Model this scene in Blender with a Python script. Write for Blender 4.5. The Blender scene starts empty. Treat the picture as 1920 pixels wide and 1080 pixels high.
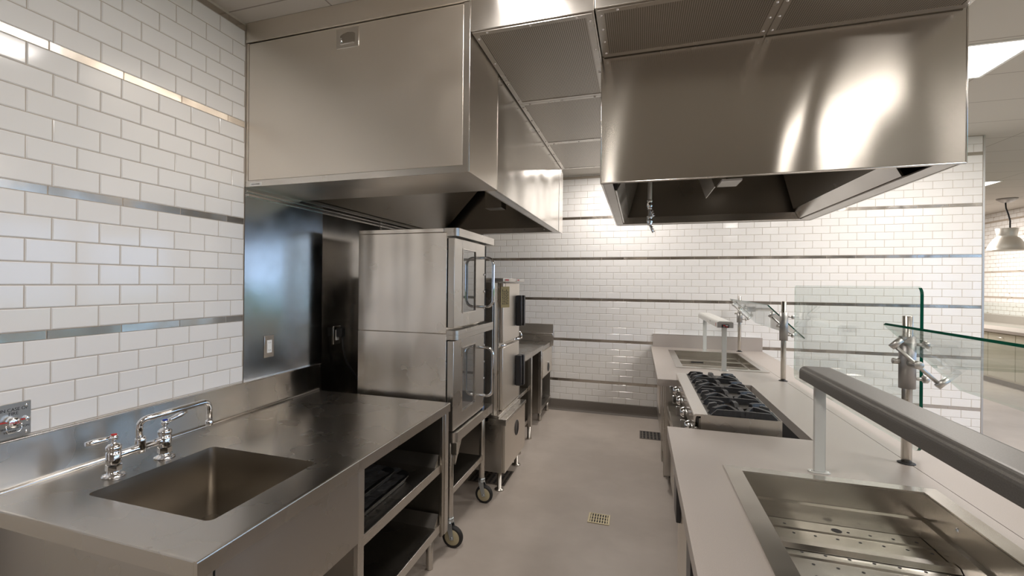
import bpy, bmesh, math, random
from mathutils import Vector, Matrix
random.seed(7)
PI = math.pi
SC = bpy.context.scene
COL = SC.collection

# ------------------------------------------------------------------ camera, world, lights, exposure
EYE = 1.572
YAW = math.atan(303 / 895.)
ROLL = 0.009
cam_d = bpy.data.cameras.new('camera')
cam_d.sensor_width = 36
cam_d.lens = 895 / 1920 * 36
cam_d.shift_x = (960 - 894) / 1920
cam_d.shift_y = -(540 - 530.3) / 1920
cam_d.clip_start = 0.05
cam = bpy.data.objects.new('camera', cam_d)
COL.objects.link(cam)
fw = Vector((-math.sin(YAW), math.cos(YAW), 0))
rt = Vector((math.cos(YAW), math.sin(YAW), 0))
cx = rt * math.cos(ROLL) + Vector((0, 0, 1)) * math.sin(ROLL)
cy = fw.cross(cx) * -1
cam.matrix_world = Matrix(((cx.x, cy.x, -fw.x, 0), (cx.y, cy.y, -fw.y, 0), (cx.z, cy.z, -fw.z, EYE), (0, 0, 0, 1)))
SC.camera = cam

world = bpy.data.worlds.new('world')
SC.world = world
world.use_nodes = True
wn = world.node_tree.nodes
wn['Background'].inputs['Color'].default_value = (0.50, 0.68, 1.0, 1)
wn['Background'].inputs['Strength'].default_value = 3.6

LIGHT_COL = (1.0, 0.93, 0.87)


def area(name, x, y, z, sx, sy, watts, col=LIGHT_COL):
    d = bpy.data.lights.new(name, 'AREA')
    d.shape = 'RECTANGLE'
    d.size, d.size_y = sx, sy
    d.energy = watts
    d.color = col
    o = bpy.data.objects.new(name, d)
    o.location = (x, y, z)
    COL.objects.link(o)
    return o


# ceiling lamps outside the frame (recessed troffers facing down), one added for the back wall
area('overhead_light', -0.50, 1.33, 2.895, 0.22, 0.95, 23)
area('overhead_light', -0.33, -2.3, 2.895, 0.18, 1.2, 20)
area('overhead_light', 1.36, -1.0, 3.04, 0.09, 1.2, 13)
area('overhead_light', 2.10, -0.9, 3.04, 0.20, 1.2, 30)
area('overhead_light', 2.95, -1.0, 3.04, 0.12, 1.2, 9)
area('overhead_light', 2.90, 2.0, 3.04, 0.58, 1.2, 46)
area('overhead_light', 2.38, 4.80, 3.04, 0.50, 0.6, 38)  # added lamp, unseen behind the hood, to brighten the back wall
area('overhead_light', 4.9, 4.0, 3.04, 0.58, 1.2, 40)
area('overhead_light', 4.9, 0.5, 3.04, 0.58, 1.2, 20)
area('overhead_light', -0.25, 5.30, 2.895, 0.30, 0.6, 25)
area('overhead_light', 4.9, 11.4, 3.04, 1.2, 0.58, 150)

SC.cycles.sample_clamp_indirect = 5
SC.view_settings.view_transform = 'Standard'
SC.view_settings.look = 'None'
SC.view_settings.exposure = 0.0
SC.view_settings.gamma = 1
SC.view_settings.use_curve_mapping = False

# ------------------------------------------------------------------ materials


def mat(name, col, rough=0.5, metal=0.0, spec=0.5, emit=None, coat=0.0):
    m = bpy.data.materials.new(name)
    m.use_nodes = True
    b = m.node_tree.nodes['Principled BSDF']
    b.inputs['Base Color'].default_value = (*col, 1)
    b.inputs['Roughness'].default_value = rough
    b.inputs['Metallic'].default_value = metal
    b.inputs['Specular IOR Level'].default_value = spec
    b.inputs['Coat Weight'].default_value = coat
    if emit:
        b.inputs['Emission Color'].default_value = (*emit[0], 1)
        b.inputs['Emission Strength'].default_value = emit[1]
    return m


def nd(m, t, **k):
    n = m.node_tree.nodes.new(t)
    for a, v in k.items():
        setattr(n, a, v)
    return n


def lk(m, a, b):
    m.node_tree.links.new(a, b)


def steel(name, col=(0.60, 0.572, 0.53), rough=0.27, wave=0.0, wscale=1.6, brush=(0, 0, 0), bstr=0.0, aniso=0.0, var=0.06, wstretch=(1, 1, 1)):
    """stainless steel: brushed grain, smudged gloss, sheet that is not quite flat"""
    m = mat(name, col, rough, 1.0)
    b = m.node_tree.nodes['Principled BSDF']
    tc = nd(m, 'ShaderNodeTexCoord')
    n1 = nd(m, 'ShaderNodeTexNoise')
    n1.inputs['Scale'].default_value = 3.2
    n1.inputs['Detail'].default_value = 3
    lk(m, tc.outputs['Object'], n1.inputs['Vector'])
    r = nd(m, 'ShaderNodeMapRange')
    r.inputs['From Min'].default_value = 0.3
    r.inputs['From Max'].default_value = 0.7
    r.inputs['To Min'].default_value = max(0.03, rough - var)
    r.inputs['To Max'].default_value = rough + var
    lk(m, n1.outputs['Fac'], r.inputs['Value'])
    lk(m, r.outputs['Result'], b.inputs['Roughness'])
    last = None
    if wave:
        mp = nd(m, 'ShaderNodeMapping')
        mp.inputs['Scale'].default_value = wstretch
        n2 = nd(m, 'ShaderNodeTexNoise')
        n2.inputs['Scale'].default_value = wscale
        n2.inputs['Detail'].default_value = 0.6
        lk(m, tc.outputs['Object'], mp.inputs['Vector'])
        lk(m, mp.outputs['Vector'], n2.inputs['Vector'])
        bp = nd(m, 'ShaderNodeBump')
        bp.inputs['Strength'].default_value = 1.0
        bp.inputs['Distance'].default_value = wave
        lk(m, n2.outputs['Fac'], bp.inputs['Height'])
        last = bp
    if bstr:
        mp = nd(m, 'ShaderNodeMapping')
        mp.inputs['Scale'].default_value = brush
        n3 = nd(m, 'ShaderNodeTexNoise')
        n3.inputs['Scale'].default_value = 1.0
        n3.inputs['Detail'].default_value = 1
        lk(m, tc.outputs['Object'], mp.inputs['Vector'])
        lk(m, mp.outputs['Vector'], n3.inputs['Vector'])
        b2 = nd(m, 'ShaderNodeBump')
        b2.inputs['Strength'].default_value = bstr
        b2.inputs['Distance'].default_value = 0.0006
        lk(m, n3.outputs['Fac'], b2.inputs['Height'])
        if last:
            lk(m, last.outputs['Normal'], b2.inputs['Normal'])
        last = b2
    if last:
        lk(m, last.outputs['Normal'], b.inputs['Normal'])
    if aniso:
        tg = nd(m, 'ShaderNodeTangent', direction_type='RADIAL', axis='Z')
        b.inputs['Anisotropic'].default_value = aniso
        b.inputs['Anisotropic Rotation'].default_value = 0.25
        lk(m, tg.outputs['Tangent'], b.inputs['Tangent'])
    return m


def speckle(name, c0, c1, scale, rough, cloud=None, spec=0.5, bump=0):
    m = mat(name, c0, rough, 0, spec)
    b = m.node_tree.nodes['Principled BSDF']
    tc = nd(m, 'ShaderNodeTexCoord')
    n1 = nd(m, 'ShaderNodeTexNoise')
    n1.inputs['Scale'].default_value = scale
    n1.inputs['Detail'].default_value = 2
    lk(m, tc.outputs['Object'], n1.inputs['Vector'])
    mx = nd(m, 'ShaderNodeMix', data_type='RGBA')
    mx.inputs['A'].default_value = (*c0, 1)
    mx.inputs['B'].default_value = (*c1, 1)
    cr = nd(m, 'ShaderNodeMapRange')
    cr.inputs['From Min'].default_value = 0.35
    cr.inputs['From Max'].default_value = 0.65
    lk(m, n1.outputs['Fac'], cr.inputs['Value'])
    lk(m, cr.outputs['Result'], mx.inputs['Factor'])
    out = mx.outputs['Result']
    if cloud:
        n2 = nd(m, 'ShaderNodeTexNoise')
        n2.inputs['Scale'].default_value = cloud[1]
        n2.inputs['Detail'].default_value = 5
        n2.inputs['Roughness'].default_value = 0.62
        lk(m, tc.outputs['Object'], n2.inputs['Vector'])
        m2 = nd(m, 'ShaderNodeMix', data_type='RGBA')
        c2 = nd(m, 'ShaderNodeMapRange')
        c2.inputs['From Min'].default_value = 0.4
        c2.inputs['From Max'].default_value = 0.72
        c2.inputs['To Max'].default_value = cloud[2]
        lk(m, n2.outputs['Fac'], c2.inputs['Value'])
        lk(m, c2.outputs['Result'], m2.inputs['Factor'])
        lk(m, out, m2.inputs['A'])
        m2.inputs['B'].default_value = (*cloud[0], 1)
        out = m2.outputs['Result']
    lk(m, out, b.inputs['Base Color'])
    return m


def thin_glass(name, tint=(0.90, 0.955, 0.93), refl=0.10):
    m = bpy.data.materials.new(name)
    m.use_nodes = True
    nt = m.node_tree
    nt.nodes.remove(nt.nodes['Principled BSDF'])
    out = nt.nodes['Material Output']
    t = nd(m, 'ShaderNodeBsdfTransparent')
    t.inputs['Color'].default_value = (*tint, 1)
    g = nd(m, 'ShaderNodeBsdfGlossy')
    g.inputs['Roughness'].default_value = 0.02
    lw = nd(m, 'ShaderNodeLayerWeight')          # Schlick, the same on both faces of the sheet
    p5 = nd(m, 'ShaderNodeMath', operation='POWER')
    p5.inputs[1].default_value = 5
    lk(m, lw.outputs['Facing'], p5.inputs[0])
    f = nd(m, 'ShaderNodeMath', operation='MULTIPLY_ADD')
    f.inputs[1].default_value = 0.95
    f.inputs[2].default_value = 0.045
    lk(m, p5.outputs[0], f.inputs[0])
    mx = nd(m, 'ShaderNodeMixShader')
    lk(m, f.outputs[0], mx.inputs['Fac'])
    lk(m, t.outputs['BSDF'], mx.inputs[1])
    lk(m, g.outputs['BSDF'], mx.inputs[2])
    lk(m, mx.outputs['Shader'], out.inputs['Surface'])
    return m


def grid_mat(name, base, line, ox, oy, px, py, w, rough=0.8):
    """ceiling tiles: thin joint lines on a flat board"""
    m = mat(name, base, rough, 0, 0.2)
    b = m.node_tree.nodes['Principled BSDF']
    tc = nd(m, 'ShaderNodeTexCoord')
    sp = nd(m, 'ShaderNodeSeparateXYZ')
    lk(m, tc.outputs['Object'], sp.inputs['Vector'])
    ds = []
    for ax, o, p in (('X', ox, px), ('Y', oy, py)):
        a = nd(m, 'ShaderNodeMath', operation='SUBTRACT')
        a.inputs[1].default_value = o
        lk(m, sp.outputs[ax], a.inputs[0])
        pp = nd(m, 'ShaderNodeMath', operation='PINGPONG')
        pp.inputs[1].default_value = p / 2
        lk(m, a.outputs[0], pp.inputs[0])
        c = nd(m, 'ShaderNodeMath', operation='LESS_THAN')
        c.inputs[1].default_value = w / 2
        lk(m, pp.outputs[0], c.inputs[0])
        ds.append(c)
    mxm = nd(m, 'ShaderNodeMath', operation='MAXIMUM')
    lk(m, ds[0].outputs[0], mxm.inputs[0])
    lk(m, ds[1].outputs[0], mxm.inputs[1])
    mx = nd(m, 'ShaderNodeMix', data_type='RGBA')
    mx.inputs['A'].default_value = (*base, 1)
    mx.inputs['B'].default_value = (*line, 1)
    lk(m, mxm.outputs[0], mx.inputs['Factor'])
    lk(m, mx.outputs['Result'], b.inputs['Base Color'])
    return m


def perf_mat(name, base, hole, pitch):
    """perforated steel sheet: a lattice of round holes"""
    m = mat(name, base, 0.38, 1.0)
    b = m.node_tree.nodes['Principled BSDF']
    tc = nd(m, 'ShaderNodeTexCoord')
    sp = nd(m, 'ShaderNodeSeparateXYZ')
    lk(m, tc.outputs['Object'], sp.inputs['Vector'])
    sq = []
    for ax in 'XY':
        pp = nd(m, 'ShaderNodeMath', operation='PINGPONG')
        pp.inputs[1].default_value = pitch / 2
        lk(m, sp.outputs[ax], pp.inputs[0])
        p2 = nd(m, 'ShaderNodeMath', operation='POWER')
        p2.inputs[1].default_value = 2
        lk(m, pp.outputs[0], p2.inputs[0])
        sq.append(p2)
    ad = nd(m, 'ShaderNodeMath', operation='ADD')
    lk(m, sq[0].outputs[0], ad.inputs[0])
    lk(m, sq[1].outputs[0], ad.inputs[1])
    lt = nd(m, 'ShaderNodeMath', operation='LESS_THAN')
    lt.inputs[1].default_value = (pitch * 0.30) ** 2
    lk(m, ad.outputs[0], lt.inputs[0])
    mx = nd(m, 'ShaderNodeMix', data_type='RGBA')
    mx.inputs['A'].default_value = (*base, 1)
    mx.inputs['B'].default_value = (*hole, 1)
    lk(m, lt.outputs[0], mx.inputs['Factor'])
    lk(m, mx.outputs['Result'], b.inputs['Base Color'])
    return m


S_PLAIN = steel('stainless', rough=0.30)
S_HOOD = steel('stainless_hood', (0.56, 0.53, 0.48), rough=0.17, wave=0.032, wscale=1.25, aniso=0.93, var=0.015, wstretch=(1.5, 1.5, 0.9))
S_SIDE = steel('stainless_hood_side', rough=0.20, wave=0.045, wscale=1.3, aniso=0.3)
S_DOOR = steel('stainless_panel', (0.82, 0.765, 0.69), rough=0.36, wave=0.008, wscale=2.2, aniso=0.5, bstr=0.25, brush=(3, 3, 500))
S_OVEN = steel('stainless_oven', (0.82, 0.775, 0.715), rough=0.24, wave=0.05, wscale=1.6, aniso=0.5, wstretch=(2.4, 2.4, 0.35))
S_TOP = steel('stainless_worktop', (0.56, 0.53, 0.485), rough=0.27, var=0.03)
S_APRON = steel('stainless_apron', (0.50, 0.475, 0.44), rough=0.30, wave=0.006, wscale=2, aniso=0.5)
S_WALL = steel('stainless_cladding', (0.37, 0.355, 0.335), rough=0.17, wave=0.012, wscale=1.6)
# bump ramp in y tilts the flat sheet's shading so it mirrors the windows
b_ = S_WALL.node_tree.nodes['Principled BSDF']
tc_ = nd(S_WALL, 'ShaderNodeTexCoord')
sp_ = nd(S_WALL, 'ShaderNodeSeparateXYZ')
lk(S_WALL, tc_.outputs['Object'], sp_.inputs['Vector'])
mr_ = nd(S_WALL, 'ShaderNodeMapRange')
mr_.inputs['From Min'].default_value = 1.90
mr_.inputs['From Max'].default_value = 2.60
mr_.inputs['To Min'].default_value = 0.0
mr_.inputs['To Max'].default_value = 0.70 * 0.25
lk(S_WALL, sp_.outputs['Y'], mr_.inputs['Value'])
bp_ = nd(S_WALL, 'ShaderNodeBump')
bp_.inputs['Strength'].default_value = 1.0
bp_.inputs['Distance'].default_value = 1.0
lk(S_WALL, mr_.outputs['Result'], bp_.inputs['Height'])
lk(S_WALL, [n for n in S_WALL.node_tree.nodes if n.type == 'BUMP' and n != bp_][0].outputs['Normal'], bp_.inputs['Normal'])
lk(S_WALL, bp_.outputs['Normal'], b_.inputs['Normal'])
S_SPLASH = steel('stainless_splash', (0.62, 0.60, 0.57), rough=0.26, wave=0.008, wscale=3, aniso=0.85)
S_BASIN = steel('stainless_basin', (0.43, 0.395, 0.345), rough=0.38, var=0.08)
S_WELL = steel('stainless_well', (0.58, 0.552, 0.505), rough=0.24, wave=0.003, wscale=5, var=0.03)
S_INNER = steel('stainless_inner_shade', (0.40, 0.372, 0.33), rough=0.30, wave=0.004, wscale=2, var=0.03)  # same steel in a darker colour, for inner faces in shade
S_LIP = steel('stainless_bright', (0.70, 0.67, 0.63), rough=0.22)
S_STRIP = steel('metal_tile', (0.58, 0.54, 0.49), rough=0.22, wave=0.004, wscale=9)
PERF = perf_mat('perforated_steel', (0.50, 0.465, 0.415), (0.10, 0.09, 0.08), 0.0085)
CHROME = mat('chrome', (0.85, 0.85, 0.86), 0.06, 1.0)
TILE = mat('white_tile', (0.80, 0.79, 0.775), 0.10, 0, 0.5)
GROUT = mat('tan_grout', (0.43, 0.375, 0.315), 0.9)
PAINT = mat('wall_paint', (0.62, 0.57, 0.50), 0.8)
DARKWALL = mat('wall_paint_brown', (0.20, 0.17, 0.14), 0.8)
CEIL = grid_mat('ceiling_tile', (0.56, 0.53, 0.485), (0.30, 0.27, 0.24), -1.418, 1.85, 1.22, 0.61, 0.008)
FLOOR = speckle('floor_resin', (0.50, 0.44, 0.39), (0.40, 0.355, 0.315), 420, 0.42, cloud=((0.64, 0.575, 0.52), 1.3, 0.6), spec=0.4)
COVE = speckle('cove_base', (0.175, 0.155, 0.135), (0.13, 0.115, 0.10), 300, 0.6)
QUARTZ = speckle('quartz', (0.44, 0.395, 0.36), (0.38, 0.34, 0.31), 500, 0.34, spec=0.45)
BLACK = mat('black_gap', (0.008, 0.008, 0.008), 0.7)
RUBBER = mat('black_rubber', (0.015, 0.015, 0.016), 0.55)
PLASTIC = mat('black_plastic', (0.02, 0.02, 0.022), 0.32)
IRON = speckle('cast_iron', (0.030, 0.031, 0.034), (0.02, 0.02, 0.022), 90, 0.42, spec=0.5)
IRONPLATE = mat('burner_plate', (0.10, 0.092, 0.082), 0.45, 0.4)
ZINC = mat('zinc', (0.62, 0.68, 0.72), 0.32, 1.0)
TAN = mat('caster_tread', (0.42, 0.37, 0.24), 0.5)
BRASS = mat('brass', (0.70, 0.42, 0.07), 0.3, 1.0)
GREYPAINT = mat('grey_powder_coat', (0.60, 0.60, 0.57), 0.35)
LAMPMETAL = speckle('lamp_housing', (0.135, 0.128, 0.118), (0.105, 0.10, 0.092), 350, 0.42, spec=0.45)
LAMPMETAL.node_tree.nodes['Principled BSDF'].inputs['Metallic'].default_value = 0.35
POSTMETAL = mat('post_steel', (0.62, 0.59, 0.54), 0.22, 1.0)
COLLAR = mat('satin_collar', (0.40, 0.39, 0.38), 0.42, 0.9)
SATIN = mat('satin_nickel', (0.60, 0.585, 0.56), 0.40, 1.0)
GLASS = thin_glass('guard_glass', (0.935, 0.965, 0.955))
GLASSEDGE = mat('glass_edge', (0.0, 0.075, 0.045), 0.12)
GLASSRIM = thin_glass('glass_rim', (0.82, 0.90, 0.87))
OVENGLASS = mat('oven_glass', (0.30, 0.30, 0.29), 0.03, 0.75)
WINGLASS = thin_glass('window_glass', (0.93, 0.96, 0.97))
SHADE = mat('spun_metal_shade', (0.72, 0.70, 0.64), 0.5, 0.8)
WHITE = mat('white_plastic', (0.85, 0.85, 0.83), 0.4)
PAPER = mat('tag_card', (0.60, 0.47, 0.23), 0.8)
INK = mat('ink', (0.03, 0.028, 0.03), 0.7)
RED = mat('red_paint', (0.55, 0.03, 0.03), 0.45)
BLUE = mat('blue_paint', (0.03, 0.08, 0.55), 0.45)
LAMP = mat('diffuser', (0.9, 0.9, 0.88), 0.5, emit=((1.0, 0.96, 0.91), 8.0))
BULB = mat('lit_bulb', (1, 1, 1), 0.5, emit=((1.0, 0.95, 0.85), 9.0))
GRASS = speckle('lawn', (0.10, 0.22, 0.05), (0.06, 0.15, 0.03), 30, 0.9)
BEIGE = mat('cabinet_laminate', (0.62, 0.59, 0.48), 0.5)
FILM = mat('plastic_film', (0.06, 0.06, 0.062), 0.14, 0.2, 1.0)
DARKSTEEL = mat('dark_tray', (0.03, 0.03, 0.03), 0.2, 0.6)
BLUETAPE = mat('blue_film', (0.05, 0.18, 0.5), 0.4)

# ------------------------------------------------------------------ mesh helpers


class MB:
    """collects shapes in world metres; build() links them as ONE mesh object"""

    def __init__(self):
        self.bm = bmesh.new()
        self.mats = []

    def mi(self, m):
        if m not in self.mats:
            self.mats.append(m)
        return self.mats.index(m)

    def face(self, pts, m, smooth=False):
        f = self.bm.faces.new([self.bm.verts.new(p) for p in pts])
        f.material_index = self.mi(m)
        f.smooth = smooth
        return f

    def box(self, x0, x1, y0, y1, z0, z1, m, bev=0.0, seg=2, M=None):
        if x0 > x1: x0, x1 = x1, x0
        if y0 > y1: y0, y1 = y1, y0
        if z0 > z1: z0, z1 = z1, z0
        P = [(x, y, z) for x in (x0, x1) for y in (y0, y1) for z in (z0, z1)]
        V = [self.bm.verts.new(M @ Vector(p) if M else p) for p in P]
        Q = [(0, 1, 3, 2), (4, 6, 7, 5), (0, 4, 5, 1), (2, 3, 7, 6), (0, 2, 6, 4), (1, 5, 7, 3)]
        k = self.mi(m)
        F = []
        for q in Q:
            f = self.bm.faces.new([V[i] for i in q])
            f.material_index = k
            F.append(f)
        if bev > 0:
            E = list({e for f in F for e in f.edges})
            r = bmesh.ops.bevel(self.bm, geom=E, offset=bev, segments=seg, affect='EDGES', profile=0.5)
            for f in r['faces']:
                f.material_index = k
                f.smooth = True
        return self

    def prism(self, pts, axis, a, b, m, smooth=False, caps=True):
        """closed polygon pts in the two other axes, extruded along axis from a to b"""
        def P(p, t):
            if axis == 'X': return (t, p[0], p[1])
            if axis == 'Y': return (p[0], t, p[1])
            return (p[0], p[1], t)
        n = len(pts)
        A = [self.bm.verts.new(P(p, a)) for p in pts]
        B = [self.bm.verts.new(P(p, b)) for p in pts]
        k = self.mi(m)
        for i in range(n):
            f = self.bm.faces.new((A[i], A[(i + 1) % n], B[(i + 1) % n], B[i]))
            f.material_index = k
            f.smooth = smooth
        if caps:
            for L in (A[::-1], B):
                f = self.bm.faces.new(L)
                f.material_index = k
        return self

    def lathe(self, prof, base, m, axis=(0, 0, 1), n=24, smooth=True, sharp=False):
        """prof: list of (radius, height along axis)"""
        ax = Vector(axis).normalized()
        u = ax.orthogonal().normalized()
        v = ax.cross(u)
        base = Vector(base)
        k = self.mi(m)
        rings = []
        for r, h in prof:
            if r < 1e-6:
                rings.append([self.bm.verts.new(base + ax * h)])
            else:
                rings.append([self.bm.verts.new(base + ax * h + (u * math.cos(2 * PI * i / n) + v * math.sin(2 * PI * i / n)) * r) for i in range(n)])
        for a, b in zip(rings[:-1], rings[1:]):
            for i in range(n):
                j = (i + 1) % n
                if len(a) == 1 and len(b) == 1:
                    continue
                if len(a) == 1:
                    q = (a[0], b[j], b[i])
                elif len(b) == 1:
                    q = (a[i], a[j], b[0])
                else:
                    q = (a[i], a[j], b[j], b[i])
                f = self.bm.faces.new(q)
                f.material_index = k
                f.smooth = smooth
        return self

    def cyl(self, p0, p1, r, m, n=16, r1=None):
        p0, p1 = Vector(p0), Vector(p1)
        L = (p1 - p0).length
        r1 = r if r1 is None else r1
        e = min(r, r1) * 0.08
        self.lathe([(0, 0), (r - e, 0), (r, e), (r1, L - e), (r1 - e, L), (0, L)], p0, m, p1 - p0, n)
        return self

    def tube(self, path, r, m, n=12, caps=True):
        path = [Vector(p) for p in path]
        k = self.mi(m)
        rings = []
        up = None
        for i, p in enumerate(path):
            t = (path[min(i + 1, len(path) - 1)] - path[max(i - 1, 0)]).normalized()
            if up is None:
                up = t.orthogonal().normalized()
            up = (up - t * up.dot(t)).normalized()
            s = t.cross(up)
            rr = r[i] if isinstance(r, (list, tuple)) else r
            rings.append([self.bm.verts.new(p + (up * math.cos(2 * PI * j / n) + s * math.sin(2 * PI * j / n)) * rr) for j in range(n)])
        for a, b in zip(rings[:-1], rings[1:]):
            for j in range(n):
                f = self.bm.faces.new((a[j], a[(j + 1) % n], b[(j + 1) % n], b[j]))
                f.material_index = k
                f.smooth = True
        if caps:
            for L in (rings[0][::-1], rings[-1]):
                f = self.bm.faces.new(L)
                f.material_index = k
        return self

    def disc(self, c, r, m, axis=(0, 0, 1), n=14, ry=None):
        ax = Vector(axis).normalized()
        u = ax.orthogonal().normalized()
        v = ax.cross(u)
        ry = ry or r
        f = self.bm.faces.new([self.bm.verts.new(Vector(c) + u * r * math.cos(2 * PI * i / n) + v * ry * math.sin(2 * PI * i / n)) for i in range(n)])
        f.material_index = self.mi(m)
        return self

    def build(self, name, parent=None, recalc=True):
        me = bpy.data.meshes.new(name)
        if recalc:
            bmesh.ops.recalc_face_normals(self.bm, faces=self.bm.faces)
        off = Vector((0, 0, 0))
        if parent is not None:
            off = ROOT[parent.name]
            for v in self.bm.verts:
                v.co -= off
        self.bm.to_mesh(me)
        self.bm.free()
        for m in self.mats:
            me.materials.append(m)
        o = bpy.data.objects.new(name, me)
        COL.objects.link(o)
        ROOT[o.name] = off
        if parent is not None:
            o.parent = parent
        return o


ROOT = {}


def thing(name, label, cat, loc, group=None):
    o = bpy.data.objects.new(name, None)
    o.empty_display_size = 0.1
    COL.objects.link(o)
    o.location = loc
    o['label'] = label
    o['category'] = cat
    if group:
        o['group'] = group
    ROOT[o.name] = Vector(loc)
    return o


def tag(o, label, cat, group=None):
    o['label'] = label
    o['category'] = cat
    if group:
        o['group'] = group
    return o


def struct(o):
    o['kind'] = 'structure'
    return o


def copy_tree(o, parent=None):
    c = o.copy()
    COL.objects.link(c)
    ROOT[c.name] = ROOT[o.name].copy()
    if parent is not None:
        c.parent = parent
    for ch in list(o.children):
        copy_tree(ch, c)
    return c


def writing(name, text, size, M, m, parent, squeeze=1.0, depth=0.0004):
    """raised letters: M maps the text plane (x right, y up, z out) into the world"""
    cu = bpy.data.curves.new('text', 'FONT')
    cu.body = text
    cu.size = size
    cu.align_x = 'CENTER'
    cu.align_y = 'CENTER'
    cu.extrude = depth
    t = bpy.data.objects.new('text', cu)
    COL.objects.link(t)
    bpy.context.view_layer.update()
    me = bpy.data.meshes.new_from_object(t.evaluated_get(bpy.context.evaluated_depsgraph_get()))
    bpy.data.objects.remove(t)
    me.transform(Matrix.Translation(-ROOT[parent.name]) @ M @ Matrix.Diagonal((squeeze, 1, 1, 1)))
    me.materials.clear()
    me.materials.append(m)
    o = bpy.data.objects.new(name, me)
    COL.objects.link(o)
    ROOT[o.name] = ROOT[parent.name]
    o.parent = parent
    return o


def frame_matrix(origin, xdir, ydir):
    x = Vector(xdir).normalized()
    y = Vector(ydir).normalized()
    z = x.cross(y)
    return Matrix(((x.x, y.x, z.x, origin[0]), (x.y, y.y, z.y, origin[1]), (x.z, y.z, z.z, origin[2]), (0, 0, 0, 1)))


def arc(c, r, a0, a1, n, plane):
    out = []
    for i in range(n + 1):
        a = a0 + (a1 - a0) * i / n
        p, q = r * math.cos(a), r * math.sin(a)
        if plane == 'XZ': out.append((c[0] + p, c[1], c[2] + q))
        if plane == 'XY': out.append((c[0] + p, c[1] + q, c[2]))
        if plane == 'YZ': out.append((c[0], c[1] + p, c[2] + q))
    return out


# ------------------------------------------------------------------ room shell
LW, BW, RW = -1.939, 5.98, 6.70
STR = [0.379 + 0.5 * k for k in range(6)]
ROWP, HS = 0.0786, 0.0153          # tile row pitch, half height of a metal strip
G = 0.0026


def tile_rows(zmin, zmax):
    """(z0, z1, kind, parity) bottom to top: six tile rows between metal strips"""
    out = []
    for k in range(-1, 6):
        lo = STR[k] + HS if k >= 0 else STR[0] + HS - 0.5
        if k >= 0:
            out.append((STR[k] - HS, STR[k] + HS, 'metal', 0))
        hi = STR[k + 1] - HS if k < 5 else lo + 6 * ROWP
        h = (hi - lo) / 6
        for i in range(6):
            out.append((lo + i * h + G / 2, lo + (i + 1) * h - G / 2, 'tile', (i + 1) % 2))
    res = []
    for z0, z1, kd, par in out:
        z0, z1 = max(z0, zmin), min(z1, zmax)
        if z1 - z0 > 0.006:
            res.append((z0, z1, kd, par))
    return res


def tiled(mb, P, u0, u1, zmin, zmax, off, pitch, moff, mpitch, bevel=True):
    """P(u, z, d): point on the wall, d metres out of it"""
    rnd = random.Random(3)
    for z0, z1, kd, par in tile_rows(zmin, zmax):
        pt = pitch if kd == 'tile' else mpitch
        o = (off if par == 0 else off + pitch / 2) if kd == 'tile' else moff
        k = math.floor((u0 - o) / pt)
        m = TILE if kd == 'tile' else S_STRIP
        while o + k * pt < u1:
            a, b = max(o + k * pt + G / 2, u0), min(o + (k + 1) * pt - G / 2, u1)
            k += 1
            if b - a < 0.006:
                continue
            i, d = (0.0032, 0.0030) if kd == 'tile' else (0.0012, 0.0022)
            i = min(i, (b - a) / 3, (z1 - z0) / 3)
            t1, t2 = (rnd.uniform(-1, 1) * 0.0004 for _ in range(2))
            outer = [P(a, z0, 0), P(b, z0, 0), P(b, z1, 0), P(a, z1, 0)]
            inner = [P(a + i, z0 + i, d + t1 + t2), P(b - i, z0 + i, d - t1 + t2), P(b - i, z1 - i, d - t1 - t2), P(a + i, z1 - i, d + t1 - t2)]
            V = [mb.bm.verts.new(p) for p in outer + inner]
            kk = mb.mi(m)
            for q in ((4, 5, 6, 7), (0, 1, 5, 4), (1, 2, 6, 5), (2, 3, 7, 6), (3, 0, 4, 7)):
                f = mb.bm.faces.new([V[j] for j in q])
                f.material_index = kk


# floor and ceiling
mb = MB()
mb.box(-2.1, 7.0, -4.2, 14.1, -0.12, 0.0, FLOOR)
struct(mb.build('floor'))
mb = MB()
mb.box(-2.1, 1.215, -4.2, 6.13, 2.907, 3.30, CEIL)
mb.box(1.215, 7.0, -4.2, 14.1, 3.054, 3.30, CEIL)
mb.box(-2.1, 1.215, 6.13, 14.1, 3.054, 3.30, CEIL)
struct(mb.build('ceiling'))

# left wall
mb = MB()
mb.box(LW - 0.16, LW - 0.0022, -4.2, BW + 0.15, 0, 2.907, PAINT)
mb.box(LW - 0.003, LW - 0.0004, -1.0, 1.957, 1.0, 2.893, GROUT)
tiled(mb, lambda u, z, d: (LW - 0.0004 + d, u, z), -1.0, 1.954, 1.03, 2.893, 1.023, 0.1548, 1.087, 0.253)
struct(mb.build('wall_left', recalc=False))

# back wall with its free end
mb = MB()
mb.box(LW - 0.16, 3.172, BW + 0.0022, BW + 0.15, 0, 3.054, PAINT)
mb.box(LW, 3.168, BW + 0.0004, BW + 0.003, 0.10, 3.054, GROUT)
tiled(mb, lambda u, z, d: (u, BW + 0.0004 - d, z), LW, 3.166, 0.134, 3.05, -0.761, 0.1574, -0.68, 0.2567)
struct(mb.build('wall_back', recalc=False))
mb = MB()
mb.box(3.168, 3.184, BW - 0.004, BW + 0.152, 0, 3.054, SATIN)
struct(mb.build('trim_1'))
mb = MB()
mb.prism([(BW + 0.002, 0), (BW - 0.036, 0), (BW - 0.026, 0.006), (BW - 0.014, 0.020), (BW - 0.010, 0.04), (BW - 0.009, 0.129), (BW - 0.006, 0.133), (BW + 0.002, 0.133)], 'X', LW, 3.168, COVE)
struct(mb.build('baseboard_back'))

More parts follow.
